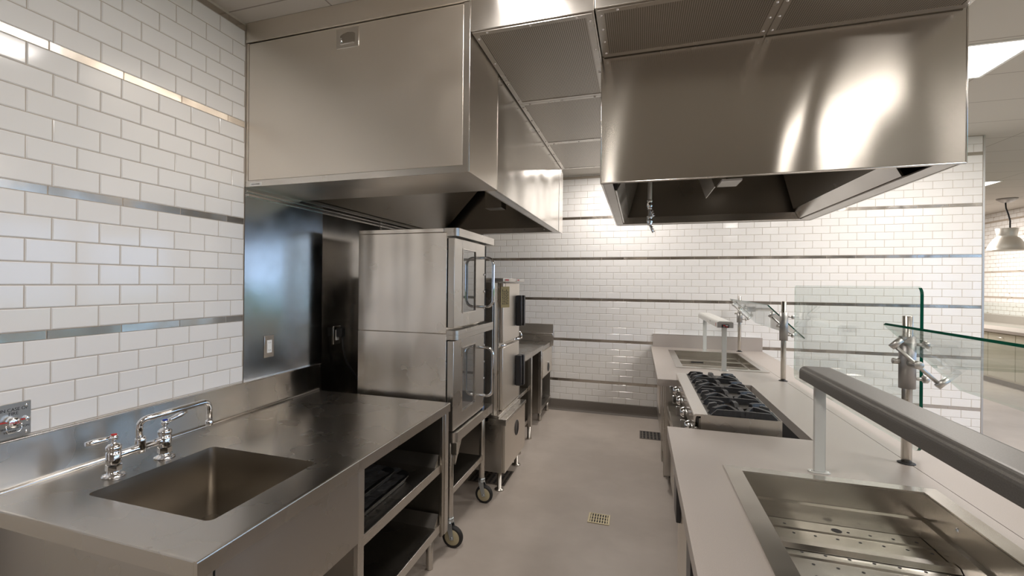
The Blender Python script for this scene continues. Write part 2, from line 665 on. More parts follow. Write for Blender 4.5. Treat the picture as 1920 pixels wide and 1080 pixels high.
# wall on the far side of the dining room: windows, then tiles
mb = MB()
for y0, y1 in ((-4.2, -3.4), (-1.55, -1.35), (0.45, 0.65), (2.45, 2.65), (4.45, 4.65), (6.45, 6.65), (8.45, 14.1)):
    mb.box(RW, RW + 0.2, y0, y1, 0, 3.054, PAINT)
mb.box(RW, RW + 0.2, -3.4, 8.45, 0, 0.75, PAINT)
mb.box(RW, RW + 0.2, -3.4, 8.45, 2.75, 3.054, PAINT)
mb.box(RW - 0.003, RW - 0.0005, 9.2, 14.1, 0.1, 3.054, GROUT)
tiled(mb, lambda u, z, d: (RW - 0.0005 - d, u, z), 9.2, 14.1, 0.134, 3.05, 9.3, 0.1548, 9.3, 0.253)
struct(mb.build('wall_right', recalc=False))
for i, (y0, y1) in enumerate(((-3.4, -1.55), (-1.35, 0.45), (0.65, 2.45), (2.65, 4.45), (4.65, 6.45), (6.65, 8.45))):
    mb = MB()
    for a, b in ((y0, y0 + 0.05), (y1 - 0.05, y1)):
        mb.box(RW + 0.06, RW + 0.12, a, b, 0.75, 2.75, COLLAR)
    for a, b in ((0.75, 0.80), (2.70, 2.75)):
        mb.box(RW + 0.06, RW + 0.12, y0 + 0.05, y1 - 0.05, a, b, COLLAR)
    mb.box(RW + 0.085, RW + 0.093, y0 + 0.05, y1 - 0.05, 0.80, 2.70, WINGLASS)
    struct(mb.build('window_%d' % (i + 1)))
mb = MB()
mb.box(-2.1, 7.0, -4.36, -4.2, 0, 3.054, DARKWALL)
struct(mb.build('wall_front'))
mb = MB()
mb.box(-2.1, 7.0, 14.0, 14.16, 0, 3.054, PAINT)
mb.box(-2.1, -1.95, BW + 0.15, 14.0, 0, 3.054, PAINT)
struct(mb.build('wall_far'))
mb = MB()
mb.box(7.2, 60, -40, 50, -0.5, -0.35, GRASS)
o = struct(mb.build('ground'))

# ------------------------------------------------------------------ lamps seen in the photo


def troffer(x0, x1, y0, y1, z, label):
    t = thing('ceiling_light', label, 'light', ((x0 + x1) / 2, (y0 + y1) / 2, z), 'recessed ceiling lights')
    m = MB()
    for a in ((x0, x1, y0, y0 + 0.02), (x0, x1, y1 - 0.02, y1), (x0, x0 + 0.02, y0 + 0.02, y1 - 0.02), (x1 - 0.02, x1, y0 + 0.02, y1 - 0.02)):
        m.box(*a, z - 0.006, z - 0.0005, WHITE)
    m.build('frame', t)
    m = MB()
    m.box(x0 + 0.02, x1 - 0.02, y0 + 0.02, y1 - 0.02, z - 0.004, z - 0.001, LAMP)
    m.build('diffuser', t)
    return t


troffer(1.20, 2.27, 3.72, 4.32, 3.054, 'large bright recessed ceiling light beside the big square hood')
troffer(3.60, 4.78, 8.60, 9.20, 3.054, 'small far recessed ceiling light above the pendant lamp')

# pendant lamp in the room beyond
px, py = 5.80, 10.35
t = thing('pendant_lamp', 'brushed metal bell pendant lamp hanging beyond the end of the tiled wall', 'lamp', (px, py, 3.054))
m = MB(); m.lathe([(0, 0), (0.13, 0), (0.125, -0.02), (0.06, -0.065), (0.018, -0.075), (0, -0.075)], (px, py, 3.054), COLLAR, n=24)
m.build('canopy', t)
m = MB(); m.tube([(px - 0.02, py, 2.985), (px - 0.015, py, 2.90), (px + 0.02, py, 2.78), (px + 0.04, py, 2.68), (px + 0.04, py, 2.55)], 0.011, RUBBER, 8)
m.build('cord', t)
m = MB(); m.lathe([(0.0, 2.556), (0.133, 2.556), (0.137, 2.55), (0.12, 2.44), (0.117, 2.42), (0.155, 2.385), (0.20, 2.31), (0.232, 2.24), (0.238, 2.20), (0.245, 2.196), (0.245, 2.188), (0.230, 2.19), (0.225, 2.24), (0.19, 2.31), (0.145, 2.38), (0.10, 2.41), (0.0, 2.415)], (px, py, 0), SHADE, n=32)
m.build('lamp_shade', t)
m = MB(); m.lathe([(0, 0.06), (0.03, 0.05), (0.05, 0.0), (0.04, -0.04), (0, -0.06)], (px, py, 2.29), BULB, n=16)
m.build('bulb', t)
t.rotation_euler = (0, 0, 0)

# ------------------------------------------------------------------ steel cladding behind the cooking line
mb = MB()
# flat sheet; the bow behind its window reflection is only in the bump
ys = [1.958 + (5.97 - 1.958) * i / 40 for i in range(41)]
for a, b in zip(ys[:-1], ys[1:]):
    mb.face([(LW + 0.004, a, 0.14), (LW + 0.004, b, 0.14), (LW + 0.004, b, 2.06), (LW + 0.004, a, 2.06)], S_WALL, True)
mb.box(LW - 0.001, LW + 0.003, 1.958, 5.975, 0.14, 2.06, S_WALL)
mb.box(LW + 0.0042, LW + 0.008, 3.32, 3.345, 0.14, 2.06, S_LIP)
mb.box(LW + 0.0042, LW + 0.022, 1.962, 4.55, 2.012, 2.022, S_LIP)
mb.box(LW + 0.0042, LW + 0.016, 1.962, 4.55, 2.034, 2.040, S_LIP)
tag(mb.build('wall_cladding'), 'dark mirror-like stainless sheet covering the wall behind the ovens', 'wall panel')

# ------------------------------------------------------------------ left exhaust hood
HX0, HX1 = LW + 0.003, -0.705
t = thing('exhaust_hood', 'long stainless exhaust hood with square access door against the tiled wall', 'hood', (HX1, 1.96, 2.058), 'stainless exhaust hoods')
m = MB()
m.box(HX0, HX1, 1.965, 2.40, 2.058, 2.80, S_DOOR, 0.002)
m.build('cabinet', t)
m = MB()
m.box(HX0 + 0.018, -0.735, 1.9605, 1.9645, 2.090, 2.792, S_DOOR, 0.0015)
dr = m.build('access_door', t)
m = MB()
m.box(-1.388, -1.264, 1.9575, 1.9605, 2.690, 2.784, S_LIP, 0.001)
m.prism([(-1.366, 2.712), (-1.290, 2.708), (-1.284, 2.714), (-1.284, 2.752), (-1.296, 2.760), (-1.325, 2.764), (-1.352, 2.758), (-1.366, 2.750)], 'Y', 1.9570, 1.9574, S_INNER)
m.box(-1.366, -1.290, 1.9535, 1.9572, 2.708, 2.713, S_LIP, 0.001)
m.cyl((-1.359, 1.956, 2.716), (-1.359, 1.956, 2.738), 0.005, CHROME, 8)
hd = m.build('recessed_handle', dr)
m = MB()  # raised edges round the door
m.box(HX0, HX1, 1.9598, 1.9648, 2.058, 2.0885, S_LIP)
m.box(-0.733, HX1, 1.9598, 1.9648, 2.0885, 2.80, S_LIP)
m.box(HX1 - 0.004, HX1 + 0.0015, 1.958, 1.964, 2.058, 2.80, S_LIP, 0.001)
m.box(HX0, HX0 + 0.0165, 1.9598, 1.9648, 2.0885, 2.80, S_DOOR)
m.build('door_frame', t)
m = MB()
m.box(HX0, HX1, 1.957, 1.985, 2.803, 2.906, S_DOOR, 0.001)
m.box(HX0, HX1, 1.954, 1.958, 2.803, 2.818, S_DOOR, 0.001)
m.build('closure_panel', t)
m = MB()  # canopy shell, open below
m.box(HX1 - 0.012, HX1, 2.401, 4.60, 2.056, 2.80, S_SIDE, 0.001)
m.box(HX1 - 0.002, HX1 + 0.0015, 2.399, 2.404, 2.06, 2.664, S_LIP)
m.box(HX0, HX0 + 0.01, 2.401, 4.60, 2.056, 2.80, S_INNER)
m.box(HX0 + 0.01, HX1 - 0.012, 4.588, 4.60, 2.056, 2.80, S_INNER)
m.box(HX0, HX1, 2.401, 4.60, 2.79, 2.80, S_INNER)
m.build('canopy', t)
m = MB()  # inward lip and gutter round the opening
m.box(HX1 - 0.058, HX1 - 0.0125, 2.402, 4.587, 2.056, 2.064, S_LIP)
m.box(HX0 + 0.011, HX1 - 0.059, 4.50, 4.587, 2.056, 2.066, S_LIP)
m.box(HX0 + 0.011, HX1 - 0.059, 4.488, 4.498, 2.056, 2.105, S_LIP, 0.002)
m.box(HX1 - 0.066, HX1 - 0.059, 2.402, 4.487, 2.056, 2.10, S_INNER)
for i in range(6):
    m.cyl((-1.80 + i * 0.19, 4.484, 2.085), (-1.80 + i * 0.19, 4.489, 2.085), 0.006, CHROME, 8)
m.build('gutter', t)
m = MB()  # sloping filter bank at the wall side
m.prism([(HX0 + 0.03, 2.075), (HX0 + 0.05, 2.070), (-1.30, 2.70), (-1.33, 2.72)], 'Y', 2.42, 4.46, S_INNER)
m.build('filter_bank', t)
m = MB()
m.box(-1.27, -1.12, 3.95, 4.10, 2.22, 2.45, S_INNER, 0.003)
m.box(-1.21, -1.18, 4.0, 4.04, 2.45, 2.79, S_INNER)
m.build('junction_box', t)
m = MB()
m.box(HX1 - 0.001, HX1 + 0.002, 4.44, 4.66, 2.056, 2.64, S_LIP, 0.001)
m.build('end_flange', t)
m = MB()
m.box(-1.907, -1.832, 1.9585, 1.9597, 2.0595, 2.0785, WHITE)
st = m.build('sticker', t)
writing('lettering', 'NON-HOOD', 0.009, frame_matrix((-1.869, 1.9584, 2.069), (1, 0, 0), (0, 0, 1)), INK, st)

# ------------------------------------------------------------------ ceiling supply plenums (perforated)


def plenum(name, label, x0, x1, y0, y1, z0, z1, panels, face_mat):
    t = thing(name, label, 'air plenum', ((x0 + x1) / 2, y0, z0), 'perforated air supply plenums')
    m = MB()
    m.box(x0, x1, y0, y1, z0, z1, face_mat, 0.002)
    m.build('casing', t)
    for a, b, c, d in panels:
        m = MB()
        m.box(a, b, c, d, z0 - 0.0035, z0 - 0.0005, PERF)
        m.build('perforated_panel', t)
    m = MB()
    for a, b, c, d in panels:
        s = 0.026
        for q in ((a - s, a, c - s, d + s), (b, b + s, c - s, d + s), (a, b, c - s, c), (a, b, d, d + s)):
            m.box(max(q[0], x0), min(q[1], x1), max(q[2], y0), min(q[3], y1), z0 - 0.0055, z0 - 0.0006, S_PLAIN)
        n = 4
        for i in range(n):
            yy = c + (d - c) * (i + 0.12) / (n - 0.76)
            for xx in (a - s / 2, b + s / 2):
                m.lathe([(0, -0.0045), (0.004, -0.004), (0.0065, 0)], (xx, yy, z0 - 0.0055), CHROME, n=8)
        for i in range(3):
            xx = a + (b - a) * (i + 0.2) / 2.4
            for yy in (c - s / 2,):
                m.lathe([(0, -0.0045), (0.004, -0.004), (0.0065, 0)], (xx, yy, z0 - 0.0055), CHROME, n=8)
    m.build('clamp_frame', t)
    return t


plenum('supply_plenum', 'perforated steel ceiling plenum bridging the gap between the two hoods', -0.703, -0.178, 1.960, 4.60, 2.668, 2.906,
       [(-0.672, -0.212, 1.995, 2.81), (-0.672, -0.212, 2.865, 3.68), (-0.672, -0.212, 3.735, 4.555)], S_LIP)
plenum('supply_plenum', 'perforated steel ceiling plenum along the front of the square island hood', -0.174, 1.209, 1.948, 2.376, 2.668, 2.906,
       [(-0.140, 0.485, 1.985, 2.345), (0.545, 1.175, 1.985, 2.345)], S_PLAIN)

# ------------------------------------------------------------------ right (island) exhaust hood
X0, X1, Y0, Y1, Z0, Z1 = -0.178, 1.211, 2.380, 4.16, 2.058, 2.672
t = thing('exhaust_hood', 'square stainless island hood with streaky reflections hanging over the range', 'hood', (X0, Y0, Z0), 'stainless exhaust hoods')
m = MB()
# front sheet, finely divided, gently dished like thin steel
N, K = 36, 14
for i in range(N):
    for j in range(K):
        q = []
        for a, b in ((i, j), (i + 1, j), (i + 1, j + 1), (i, j + 1)):
            u, v = a / N, b / K
            q.append((X0 + (X1 - X0) * u, Y0, Z0 + (Z1 - Z0) * v))
        m.face(q, S_HOOD, True)
m.box(X0, X1, Y0 + 0.002, Y0 + 0.010, Z0, Z1, S_INNER)
bmesh.ops.remove_doubles(m.bm, verts=m.bm.verts, dist=1e-5)
m.build('front_panel', t)
m = MB()
m.box(X0, X0 + 0.01, Y0 + 0.0105, Y1, Z0, Z1, S_SIDE, 0.001)
m.build('side_panel', t)
m = MB()
m.box(X1 - 0.01, X1, Y0 + 0.0105, Y1, Z0, Z1, S_SIDE, 0.001)
m.build('side_panel', t)
m = MB()
m.box(X0 + 0.0105, X1 - 0.0105, Y1 - 0.01, Y1, Z0, Z1, S_INNER, 0.001)
m.build('back_panel', t)
m = MB()
m.box(X0 + 0.0105, X1 - 0.0105, Y0 + 0.0105, Y1 - 0.0105, 2.60, 2.61, S_INNER)
m.build('top_panel', t)
m = MB()  # rolled edges
m.cyl((X1 - 0.001, Y0 + 0.001, Z0), (X1 - 0.001, Y0 + 0.001, Z1), 0.004, S_LIP, 8)
m.cyl((X0 + 0.001, Y0 + 0.001, Z0), (X0 + 0.001, Y0 + 0.001, Z1), 0.003, S_LIP, 8)
m.cyl((X0, Y0 + 0.002, Z0 + 0.001), (X1, Y0 + 0.002, Z0 + 0.001), 0.005, S_LIP, 8)
m.build('rolled_edge', t)
m = MB()  # gutter and sloping inner skirts
m.box(X0 + 0.011, X1 - 0.011, Y1 - 0.075, Y1 - 0.011, 2.060, 2.066, S_INNER)
m.box(X0 + 0.011, X1 - 0.011, Y1 - 0.085, Y1 - 0.076, 2.060, 2.115, S_LIP, 0.002)
m.box(X0 + 0.011, X0 + 0.055, Y0 + 0.012, Y1 - 0.086, 2.060, 2.066, S_INNER)
m.box(X1 - 0.090, X1 - 0.011, Y0 + 0.012, Y1 - 0.086, 2.060, 2.066, S_INNER)
m.build('gutter', t)
for s, nm in ((1, 'inner_skirt'), (-1, 'inner_skirt')):
    m = MB()
    e = X0 + 0.056 if s > 0 else X1 - 0.091
    m.prism([(e, 2.068), (e + s * 0.010, 2.066), (e + s * 0.045, 2.135), (e + s * 0.035, 2.14)], 'Y', Y0 + 0.25, Y1 - 0.09, S_LIP)  # brighter steel painted as the lit band of the skirt
    m.prism([(e + s * 0.036, 2.141), (e + s * 0.046, 2.137), (e + s * 0.16, 2.58), (e + s * 0.14, 2.59)], 'Y', Y0 + 0.25, Y1 - 0.09, S_INNER)
    m.build(nm, t)
m = MB()  # V shaped filter ridge
m.prism([(0.372, 2.083), (0.376, 2.083), (0.56, 2.58), (0.20, 2.58)], 'Y', 2.75, 3.10, S_INNER)
m.build('filter_bank', t)
m = MB()
m.box(0.545, 0.672, 3.70, 3.92, 2.296, 2.31, WHITE)
m.box(0.59, 0.62, 3.78, 3.82, 2.31, 2.60, S_INNER)
m.build('hood_light', t)
m = MB()
m.cyl((0.064, 3.2, 2.10), (0.064, 3.2, 2.598), 0.013, COLLAR, 10)
m.build('drop_pipe', t)
m = MB()
for zz in (2.095, 1.995):
    m.lathe([(0, 0.008), (0.017, 0.007), (0.017, 0), (0.013, -0.004), (0.0165, -0.014), (0.017, -0.03), (0.012, -0.044), (0.014, -0.05), (0, -0.052)], (0.064, 3.2, zz), CHROME, n=10)
    m.cyl((0.066, 3.2, zz - 0.045), (0.084, 3.2, zz - 0.098), 0.008, CHROME, 8, 0.005)
    for i in range(3):
        m.cyl((0.069 + 0.005 * i, 3.2, zz - 0.058 - 0.014 * i), (0.085 + 0.005 * i, 3.2, zz - 0.062 - 0.014 * i), 0.0035, CHROME, 6)
m.cyl((0.062, 3.2, 1.99), (0.064, 3.2, 2.06), 0.008, COLLAR, 8)
m.build('spray_nozzle', t)

# ------------------------------------------------------------------ sink worktable on the left
CX, CYN, CYF, CZ = -1.012, 0.885, 2.538, 0.885
SX0, SX1, SY0, SY1 = -1.665, -1.150, 1.045, 1.525
t = thing('sink_table', 'long stainless worktable with sink and open shelves against the tiled wall', 'worktable', (-1.4, 1.7, 0))
m = MB()


def rrect(x0, x1, y0, y1, r, n=5):
    P = []
    for cx_, cy_, a in ((x1 - r, y1 - r, 0), (x0 + r, y1 - r, PI / 2), (x0 + r, y0 + r, PI), (x1 - r, y0 + r, 1.5 * PI)):
        for i in range(n + 1):
            b = a + PI / 2 * i / n
            P.append((cx_ + r * math.cos(b), cy_ + r * math.sin(b)))
    return P


def plate_with_hole(m, outer, hole, z, mt):
    """flat plate: outer = (x0,x1,y0,y1); hole is a rounded loop starting at its x1,y1 corner, counter-clockwise"""
    n = len(hole)
    q = n // 4
    x0, x1, y0, y1 = outer
    corners = [(x1, y1), (x0, y1), (x0, y0), (x1, y0)]
    H = [m.bm.verts.new((p[0], p[1], z)) for p in hole]
    C = [m.bm.verts.new((p[0], p[1], z)) for p in corners]
    k = m.mi(mt)
    for c in range(4):
        for i in range(q - 1):
            f = m.bm.faces.new((C[c], H[c * q + i + 1], H[c * q + i])); f.material_index = k
        a, b = H[c * q + q - 1], H[((c + 1) * q) % n]
        f = m.bm.faces.new((C[c], C[(c + 1) % 4], b, a)); f.material_index = k


hole = rrect(SX0, SX1, SY0, SY1, 0.022)
plate_with_hole(m, (LW + 0.02, CX - 0.0121, CYN + 0.0081, CYF), hole, CZ, S_TOP)
# marine edge and fascias
m.prism([(CX - 0.012, CZ), (CX - 0.004, CZ - 0.0003), (CX - 0.001, CZ - 0.0015), (CX, CZ - 0.004), (CX, CZ - 0.048), (CX - 0.012, CZ - 0.048)], 'Y', CYN, CYF, S_TOP)
m.prism([(CYN + 0.008, CZ), (CYN + 0.002, CZ - 0.0006), (CYN, CZ - 0.004), (CYN, CZ - 0.048), (CYN + 0.008, CZ - 0.048)], 'X', LW + 0.02, CX - 0.0122, S_TOP)
m.box(LW + 0.02, CX - 0.0122, CYF - 0.006, CYF - 0.0004, CZ - 0.046, CZ - 0.0005, S_TOP)
m.build('worktop', t)
m = MB()
m.box(LW + 0.0035, LW + 0.020, -0.2 + 1.0, 2.57, CZ - 0.03, 1.045, S_SPLASH, 0.003)
m.cyl((LW + 0.024, 0.886, CZ + 0.004), (LW + 0.024, 2.545, CZ + 0.004), 0.009, S_LIP, 10)
m.box(LW + 0.0035, LW + 0.026, 0.80, 2.57, 1.043, 1.049, S_LIP, 0.001)
m.build('backsplash', t)
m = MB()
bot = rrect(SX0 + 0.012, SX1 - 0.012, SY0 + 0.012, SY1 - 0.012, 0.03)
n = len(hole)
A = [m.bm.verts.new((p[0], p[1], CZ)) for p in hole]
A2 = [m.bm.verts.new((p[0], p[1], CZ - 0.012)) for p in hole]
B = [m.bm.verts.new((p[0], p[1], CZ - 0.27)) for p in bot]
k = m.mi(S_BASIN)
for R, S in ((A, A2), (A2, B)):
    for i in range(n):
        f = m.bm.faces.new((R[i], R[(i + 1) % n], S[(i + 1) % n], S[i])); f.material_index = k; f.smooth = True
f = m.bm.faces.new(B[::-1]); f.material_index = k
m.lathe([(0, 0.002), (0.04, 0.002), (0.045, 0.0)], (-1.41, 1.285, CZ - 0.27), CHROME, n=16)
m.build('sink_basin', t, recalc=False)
m = MB()
m.box(CX - 0.012, CX - 0.006, CYN + 0.055, 1.606, 0.560, CZ - 0.0485, S_APRON, 0.001)
m.box(CX - 0.008, CX - 0.0055, CYN + 0.055, CYN + 0.058, 0.562, CZ - 0.0485, BLACK)
m.build('apron', t)
m = MB()
m.box(LW + 0.05, CX - 0.05, CYN + 0.045, CYN + 0.06, 0.15, CZ - 0.0485, S_APRON)
m.build('end_panel', t)
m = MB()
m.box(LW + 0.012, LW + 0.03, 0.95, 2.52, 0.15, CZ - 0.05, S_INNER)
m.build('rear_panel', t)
m = MB()
m.box(LW + 0.05, CX - 0.032, 1.615, 1.625, 0.17, CZ - 0.05, S_INNER)
m.build('divider', t)
for y0, y1 in ((1.608, 1.650), (2.444, 2.535), (CYN + 0.02, CYN + 0.06)):
    m = MB()
    if y0 > 2:
        m.box(CX - 0.028, CX - 0.008, y0 + 0.045, y1, 0.155, CZ - 0.0485, S_PLAIN, 0.002)
        m.box(CX - 0.030, CX - 0.0125, y0 + 0.012, y0 + 0.0448, 0.155, CZ - 0.0485, S_INNER, 0.002)
    else:
        m.box(CX - 0.030, CX - 0.008, y0, y1, 0.14, CZ - 0.0485, S_PLAIN, 0.002)
    m.build('post', t)
for zz in (0.556, 0.225):
    m = MB()
    m.box(LW + 0.05, CX - 0.032, 1.652, 2.455, zz - 0.012, zz, S_TOP)
    m.box(CX - 0.0315, CX - 0.022, 1.652, 2.455, zz - 0.045, zz + 0.0015, S_PLAIN, 0.002)
    m.prism([(2.40, zz), (2.455, zz), (2.455, zz + 0.055)], 'X', LW + 0.06, CX - 0.034, S_PLAIN)
    m.build('shelf', t)
m = MB()
m.box(LW + 0.05, CX - 0.034, 2.470, 2.478, 0.17, CZ - 0.05, S_INNER)
m.build('end_panel', t)
for x, y in ((CX - 0.06, 2.40), (LW + 0.12, 2.40), (CX - 0.06, 1.63), (LW + 0.12, 1.63), (CX - 0.06, 0.96), (LW + 0.12, 0.96)):
    m = MB()
    m.lathe([(0, 0.21), (0.020, 0.21), (0.020, 0.03), (0.017, 0.026), (0.019, 0.02), (0.019, 0.004), (0.014, 0), (0, 0)], (x, y, 0), S_PLAIN, n=14)
    m.build('leg', t)

# deck faucet on the worktable
fx = -1.736
t = thing('deck_faucet', 'chrome two-handle bridge faucet with long swing spout behind the sink', 'faucet', (fx, 1.27, CZ))
FY = (1.178, 1.368)
for fy in FY:
    m = MB()
    m.lathe([(0, 0), (0.036, 0), (0.037, 0.003), (0.028, 0.007), (0.020, 0.010), (0.020, 0.022)], (fx, fy, CZ + 0.0006), CHROME, n=20)
    m.lathe([(0.020, 0.018), (0.0245, 0.020), (0.0245, 0.040), (0.020, 0.043)], (fx, fy, CZ), CHROME, n=6, smooth=False)
    m.lathe([(0.022, 0.043), (0.0235, 0.05), (0.0235, 0.085), (0.020, 0.088), (0.0245, 0.093), (0.0245, 0.103), (0.016, 0.112), (0.008, 0.114), (0.008, 0.125), (0.0125, 0.127), (0.0125, 0.142), (0, 0.143)], (fx, fy, CZ), CHROME, n=20)
    m.build('valve_body', t)
m = MB()
m.cyl((fx, FY[0], CZ + 0.068), (fx, FY[1], CZ + 0.068), 0.0140, CHROME, 16)
m.lathe([(0.0, -0.02), (0.017, -0.018), (0.0185, 0), (0.017, 0.018), (0.0185, 0.022), (0.0185, 0.034), (0.014, 0.04), (0, 0.041)], (fx, 1.273, CZ + 0.068), CHROME, n=18)
m.build('bridge', t)
m = MB()
P = [(fx, 1.268, CZ + 0.10), (fx, 1.268, CZ + 0.148)] + [(fx + 0.003 * i, 1.268 + 0.026 - 0.026 * math.cos(a), CZ + 0.148 + 0.026 * math.sin(a)) for i, a in enumerate([PI / 12 * i for i in range(1, 7)])]
P += [(fx + 0.022, 1.40, CZ + 0.177), (fx + 0.030, 1.512, CZ + 0.180)]
e = Vector((fx + 0.030, 1.512, CZ + 0.180)); dd = Vector((0.008, 0.1, 0)).normalized()
for i in range(1, 8):
    a = PI / 2 * i / 7
    P.append(tuple(e + dd * 0.030 * math.sin(a) - Vector((0, 0, 0.030 * (1 - math.cos(a))))))
P.append((P[-1][0], P[-1][1], CZ + 0.098))
m.tube(P, 0.0115, CHROME, 14)
m.cyl((P[-1][0], P[-1][1], CZ + 0.080), (P[-1][0], P[-1][1], CZ + 0.100), 0.0145, CHROME, 16)
m.build('spout', t)
for fy, d, mt in ((FY[0], Vector((-0.15, -1, 0)).normalized(), RED), (FY[1], Vector((0.25, 1, 0.35)).normalized(), BLUE)):
    m = MB()
    b = Vector((fx, fy, CZ + 0.134))
    m.tube([b, b + d * 0.03, b + d * 0.06, b + d * 0.085], [0.008, 0.009, 0.011, 0.007], CHROME, 10)
    h = m.build('lever', t)
    m = MB()
    m.lathe([(0, 0.1465), (0.009, 0.1460), (0.0095, 0.1432), (0, 0.1430)], (fx, fy, CZ), mt, n=14)
    c = m.build('index_cap', h)
    c['label'] = 'red cap' if mt is RED else 'blue cap'

# fire pull station on the tiled wall
t = thing('fire_pull_station', 'steel wall plate reading IN CASE OF FIRE with a round PULL knob', 'pull station', (LW + 0.004, 0.98, 1.053))
m = MB()
wx = LW + 0.0045
m.box(wx, wx + 0.006, 0.855, 1.040, 1.053, 1.166, S_PLAIN, 0.0015)
for yy in (1.027, 0.868):
    for zz in (1.152, 1.065):
        m.lathe([(0.0055, 0), (0.005, 0.002), (0, 0.003)], (wx + 0.006, yy, zz), CHROME, (1, 0, 0), 10)
m.build('plate', t)
m = MB()
m.cyl((wx + 0.006, 0.985, 1.106), (wx + 0.030, 0.985, 1.106), 0.017, CHROME, 20)
kn = m.build('pull_knob', t)
writing('lettering', 'PULL', 0.0125, frame_matrix((wx + 0.0301, 0.985, 1.106), (0, 1, 0), (0, 0, 1)), RED, kn)
m = MB()
m.cyl((wx + 0.012, 0.87, 1.108), (wx + 0.012, 1.026, 1.108), 0.002, RED, 8)
m.cyl((wx + 0.004, 1.027, 1.108), (wx + 0.016, 1.027, 1.108), 0.0075, CHROME, 12)
m.build('break_rod', t)
m = MB()
m.tube([(wx + 0.02, 0.965, 1.103), (wx + 0.022, 0.966, 1.085), (wx + 0.023, 0.970, 1.074), (wx + 0.023, 1.000, 1.074), (wx + 0.022, 1.006, 1.085), (wx + 0.02, 1.006, 1.103)], 0.0022, CHROME, 8)
m.build('pull_ring', t)
M0 = lambda y, z: frame_matrix((wx + 0.0062, y, z), (0, 1, 0), (0, 0, 1))
writing('lettering', 'IN CASE OF', 0.0145, M0(0.994, 1.144), INK, t)
writing('lettering', 'FIRE', 0.0145, M0(0.992, 1.131), INK, t)
writing('lettering', 'ACTUATE FIRE SUPPRESSION', 0.0098, M0(0.972, 1.084), INK, t)
writing('lettering', 'SYSTEM', 0.0098, M0(0.983, 1.073), INK, t)

# outlets on the cladding
for i, (y0, y1, lab) in enumerate(((2.095, 2.168, 'steel outlet plate with white socket above the worktable backsplash'), (2.72, 2.80, 'shadowed outlet with a plug and hanging cord beside the double oven'))):
    t = thing('wall_outlet', lab, 'outlet', (LW + 0.008, y0, 1.21))
    m = MB()
    m.box(LW + 0.0045, LW + 0.010, y0, y1, 1.150, 1.272, S_LIP, 0.002)
    m.build('cover_plate', t)
    m = MB()
    ym = (y0 + y1) / 2
    m.box(LW + 0.0102, LW + 0.0135, ym - 0.017, ym + 0.017, 1.176, 1.246, WHITE, 0.001)
    for zz in (1.190, 1.232):
        for s in (-0.006, 0.006):
            m.box(LW + 0.0136, LW + 0.0138, ym + s - 0.001, ym + s + 0.001, zz - 0.004, zz + 0.004, INK)
    m.box(LW + 0.0136, LW + 0.0142, ym - 0.005, ym + 0.005, 1.207, 1.215, WHITE)
    m.build('socket', t)
t = thing('power_cord', 'black plug and cord hanging from the outlet beside the double oven', 'cord', (LW + 0.03, 2.76, 1.2))
m = MB()
m.box(LW + 0.0145, LW + 0.06, 2.735, 2.785, 1.20, 1.262, RUBBER, 0.008)
m.build('plug', t)
m = MB()
m.tube([(LW + 0.05, 2.76, 1.20), (LW + 0.055, 2.765, 1.12), (LW + 0.06, 2.80, 1.02), (LW + 0.09, 2.86, 0.92), (LW + 0.12, 2.95, 0.80)], 0.007, RUBBER, 8)
m.build('cord', t)

# wrapped trays on the shelf
for i, (z, x0, x1, y0, y1, lab) in enumerate(((0.5585, -1.56, -1.100, 1.68, 2.26, 'lower wrapped dark tray lying flat on the worktable shelf'), (0.599, -1.58, -1.145, 1.68, 2.17, 'upper wrapped dark tray resting on another tray on the shelf'))):
    t = thing('sheet_tray', lab, 'tray', (x0, y0, z), 'wrapped trays on the shelf')
    m = MB()
    P = rrect(x0, x1, y0, y1, 0.09 if i == 0 else 0.06, 6)
    P2 = rrect(x0 + 0.012, x1 - 0.012, y0 + 0.012, y1 - 0.012, 0.08 if i == 0 else 0.05, 6)
    m.prism(P, 'Z', z + 0.022, z + 0.028, DARKSTEEL)
    m.prism(P2, 'Z', z, z + 0.0215, DARKSTEEL)
    m.build('pan', t)
    m = MB()
    rn = random.Random(i + 2)
    nx, ny = 16, 16
    grid = [[m.bm.verts.new((x0 + 0.01 + (x1 - x0 - 0.02) * a / nx, y0 + 0.01 + (y1 - y0 - 0.02) * b / ny, z + 0.0305 + rn.random() * 0.0065 + (0.05 * max(0, rn.random() - 0.35) * max(0, 1 - a / 5.0) if i else 0))) for b in range(ny + 1)] for a in range(nx + 1)]
    for a in range(nx):
        for b in range(ny):
            if i == 0 and False: continue
            ca = abs(a + .5 - nx / 2) * 2 / nx; cb = abs(b + .5 - ny / 2) * 2 / ny
            if ca > .8 and cb > .8: continue
            f = m.bm.faces.new((grid[a][b], grid[a + 1][b], grid[a + 1][b + 1], grid[a][b + 1])); f.material_index = m.mi(FILM)
    m.build('plastic_film', t)

# ------------------------------------------------------------------ double convection oven
OX0, OX1 = -1.665, -1.068
OY0, OY1 = 2.600, 3.325
t = thing('convection_oven', 'double-stacked stainless convection oven with glass doors on a wheeled stand', 'oven', (-1.37, 2.96, 0))
m = MB()
m.box(OX0, OX1, OY0, OY1, 1.270, 1.868, S_OVEN, 0.003)
m.build('upper_body', t)
m = MB()
m.box(OX0, OX1, OY0, OY1, 0.690, 1.2675, S_OVEN, 0.0015)
m.box(OX0 + 0.005, OX1 - 0.005, OY0 + 0.003, OY1 - 0.005, 1.2677, 1.2698, S_INNER)
m.build('lower_body', t)


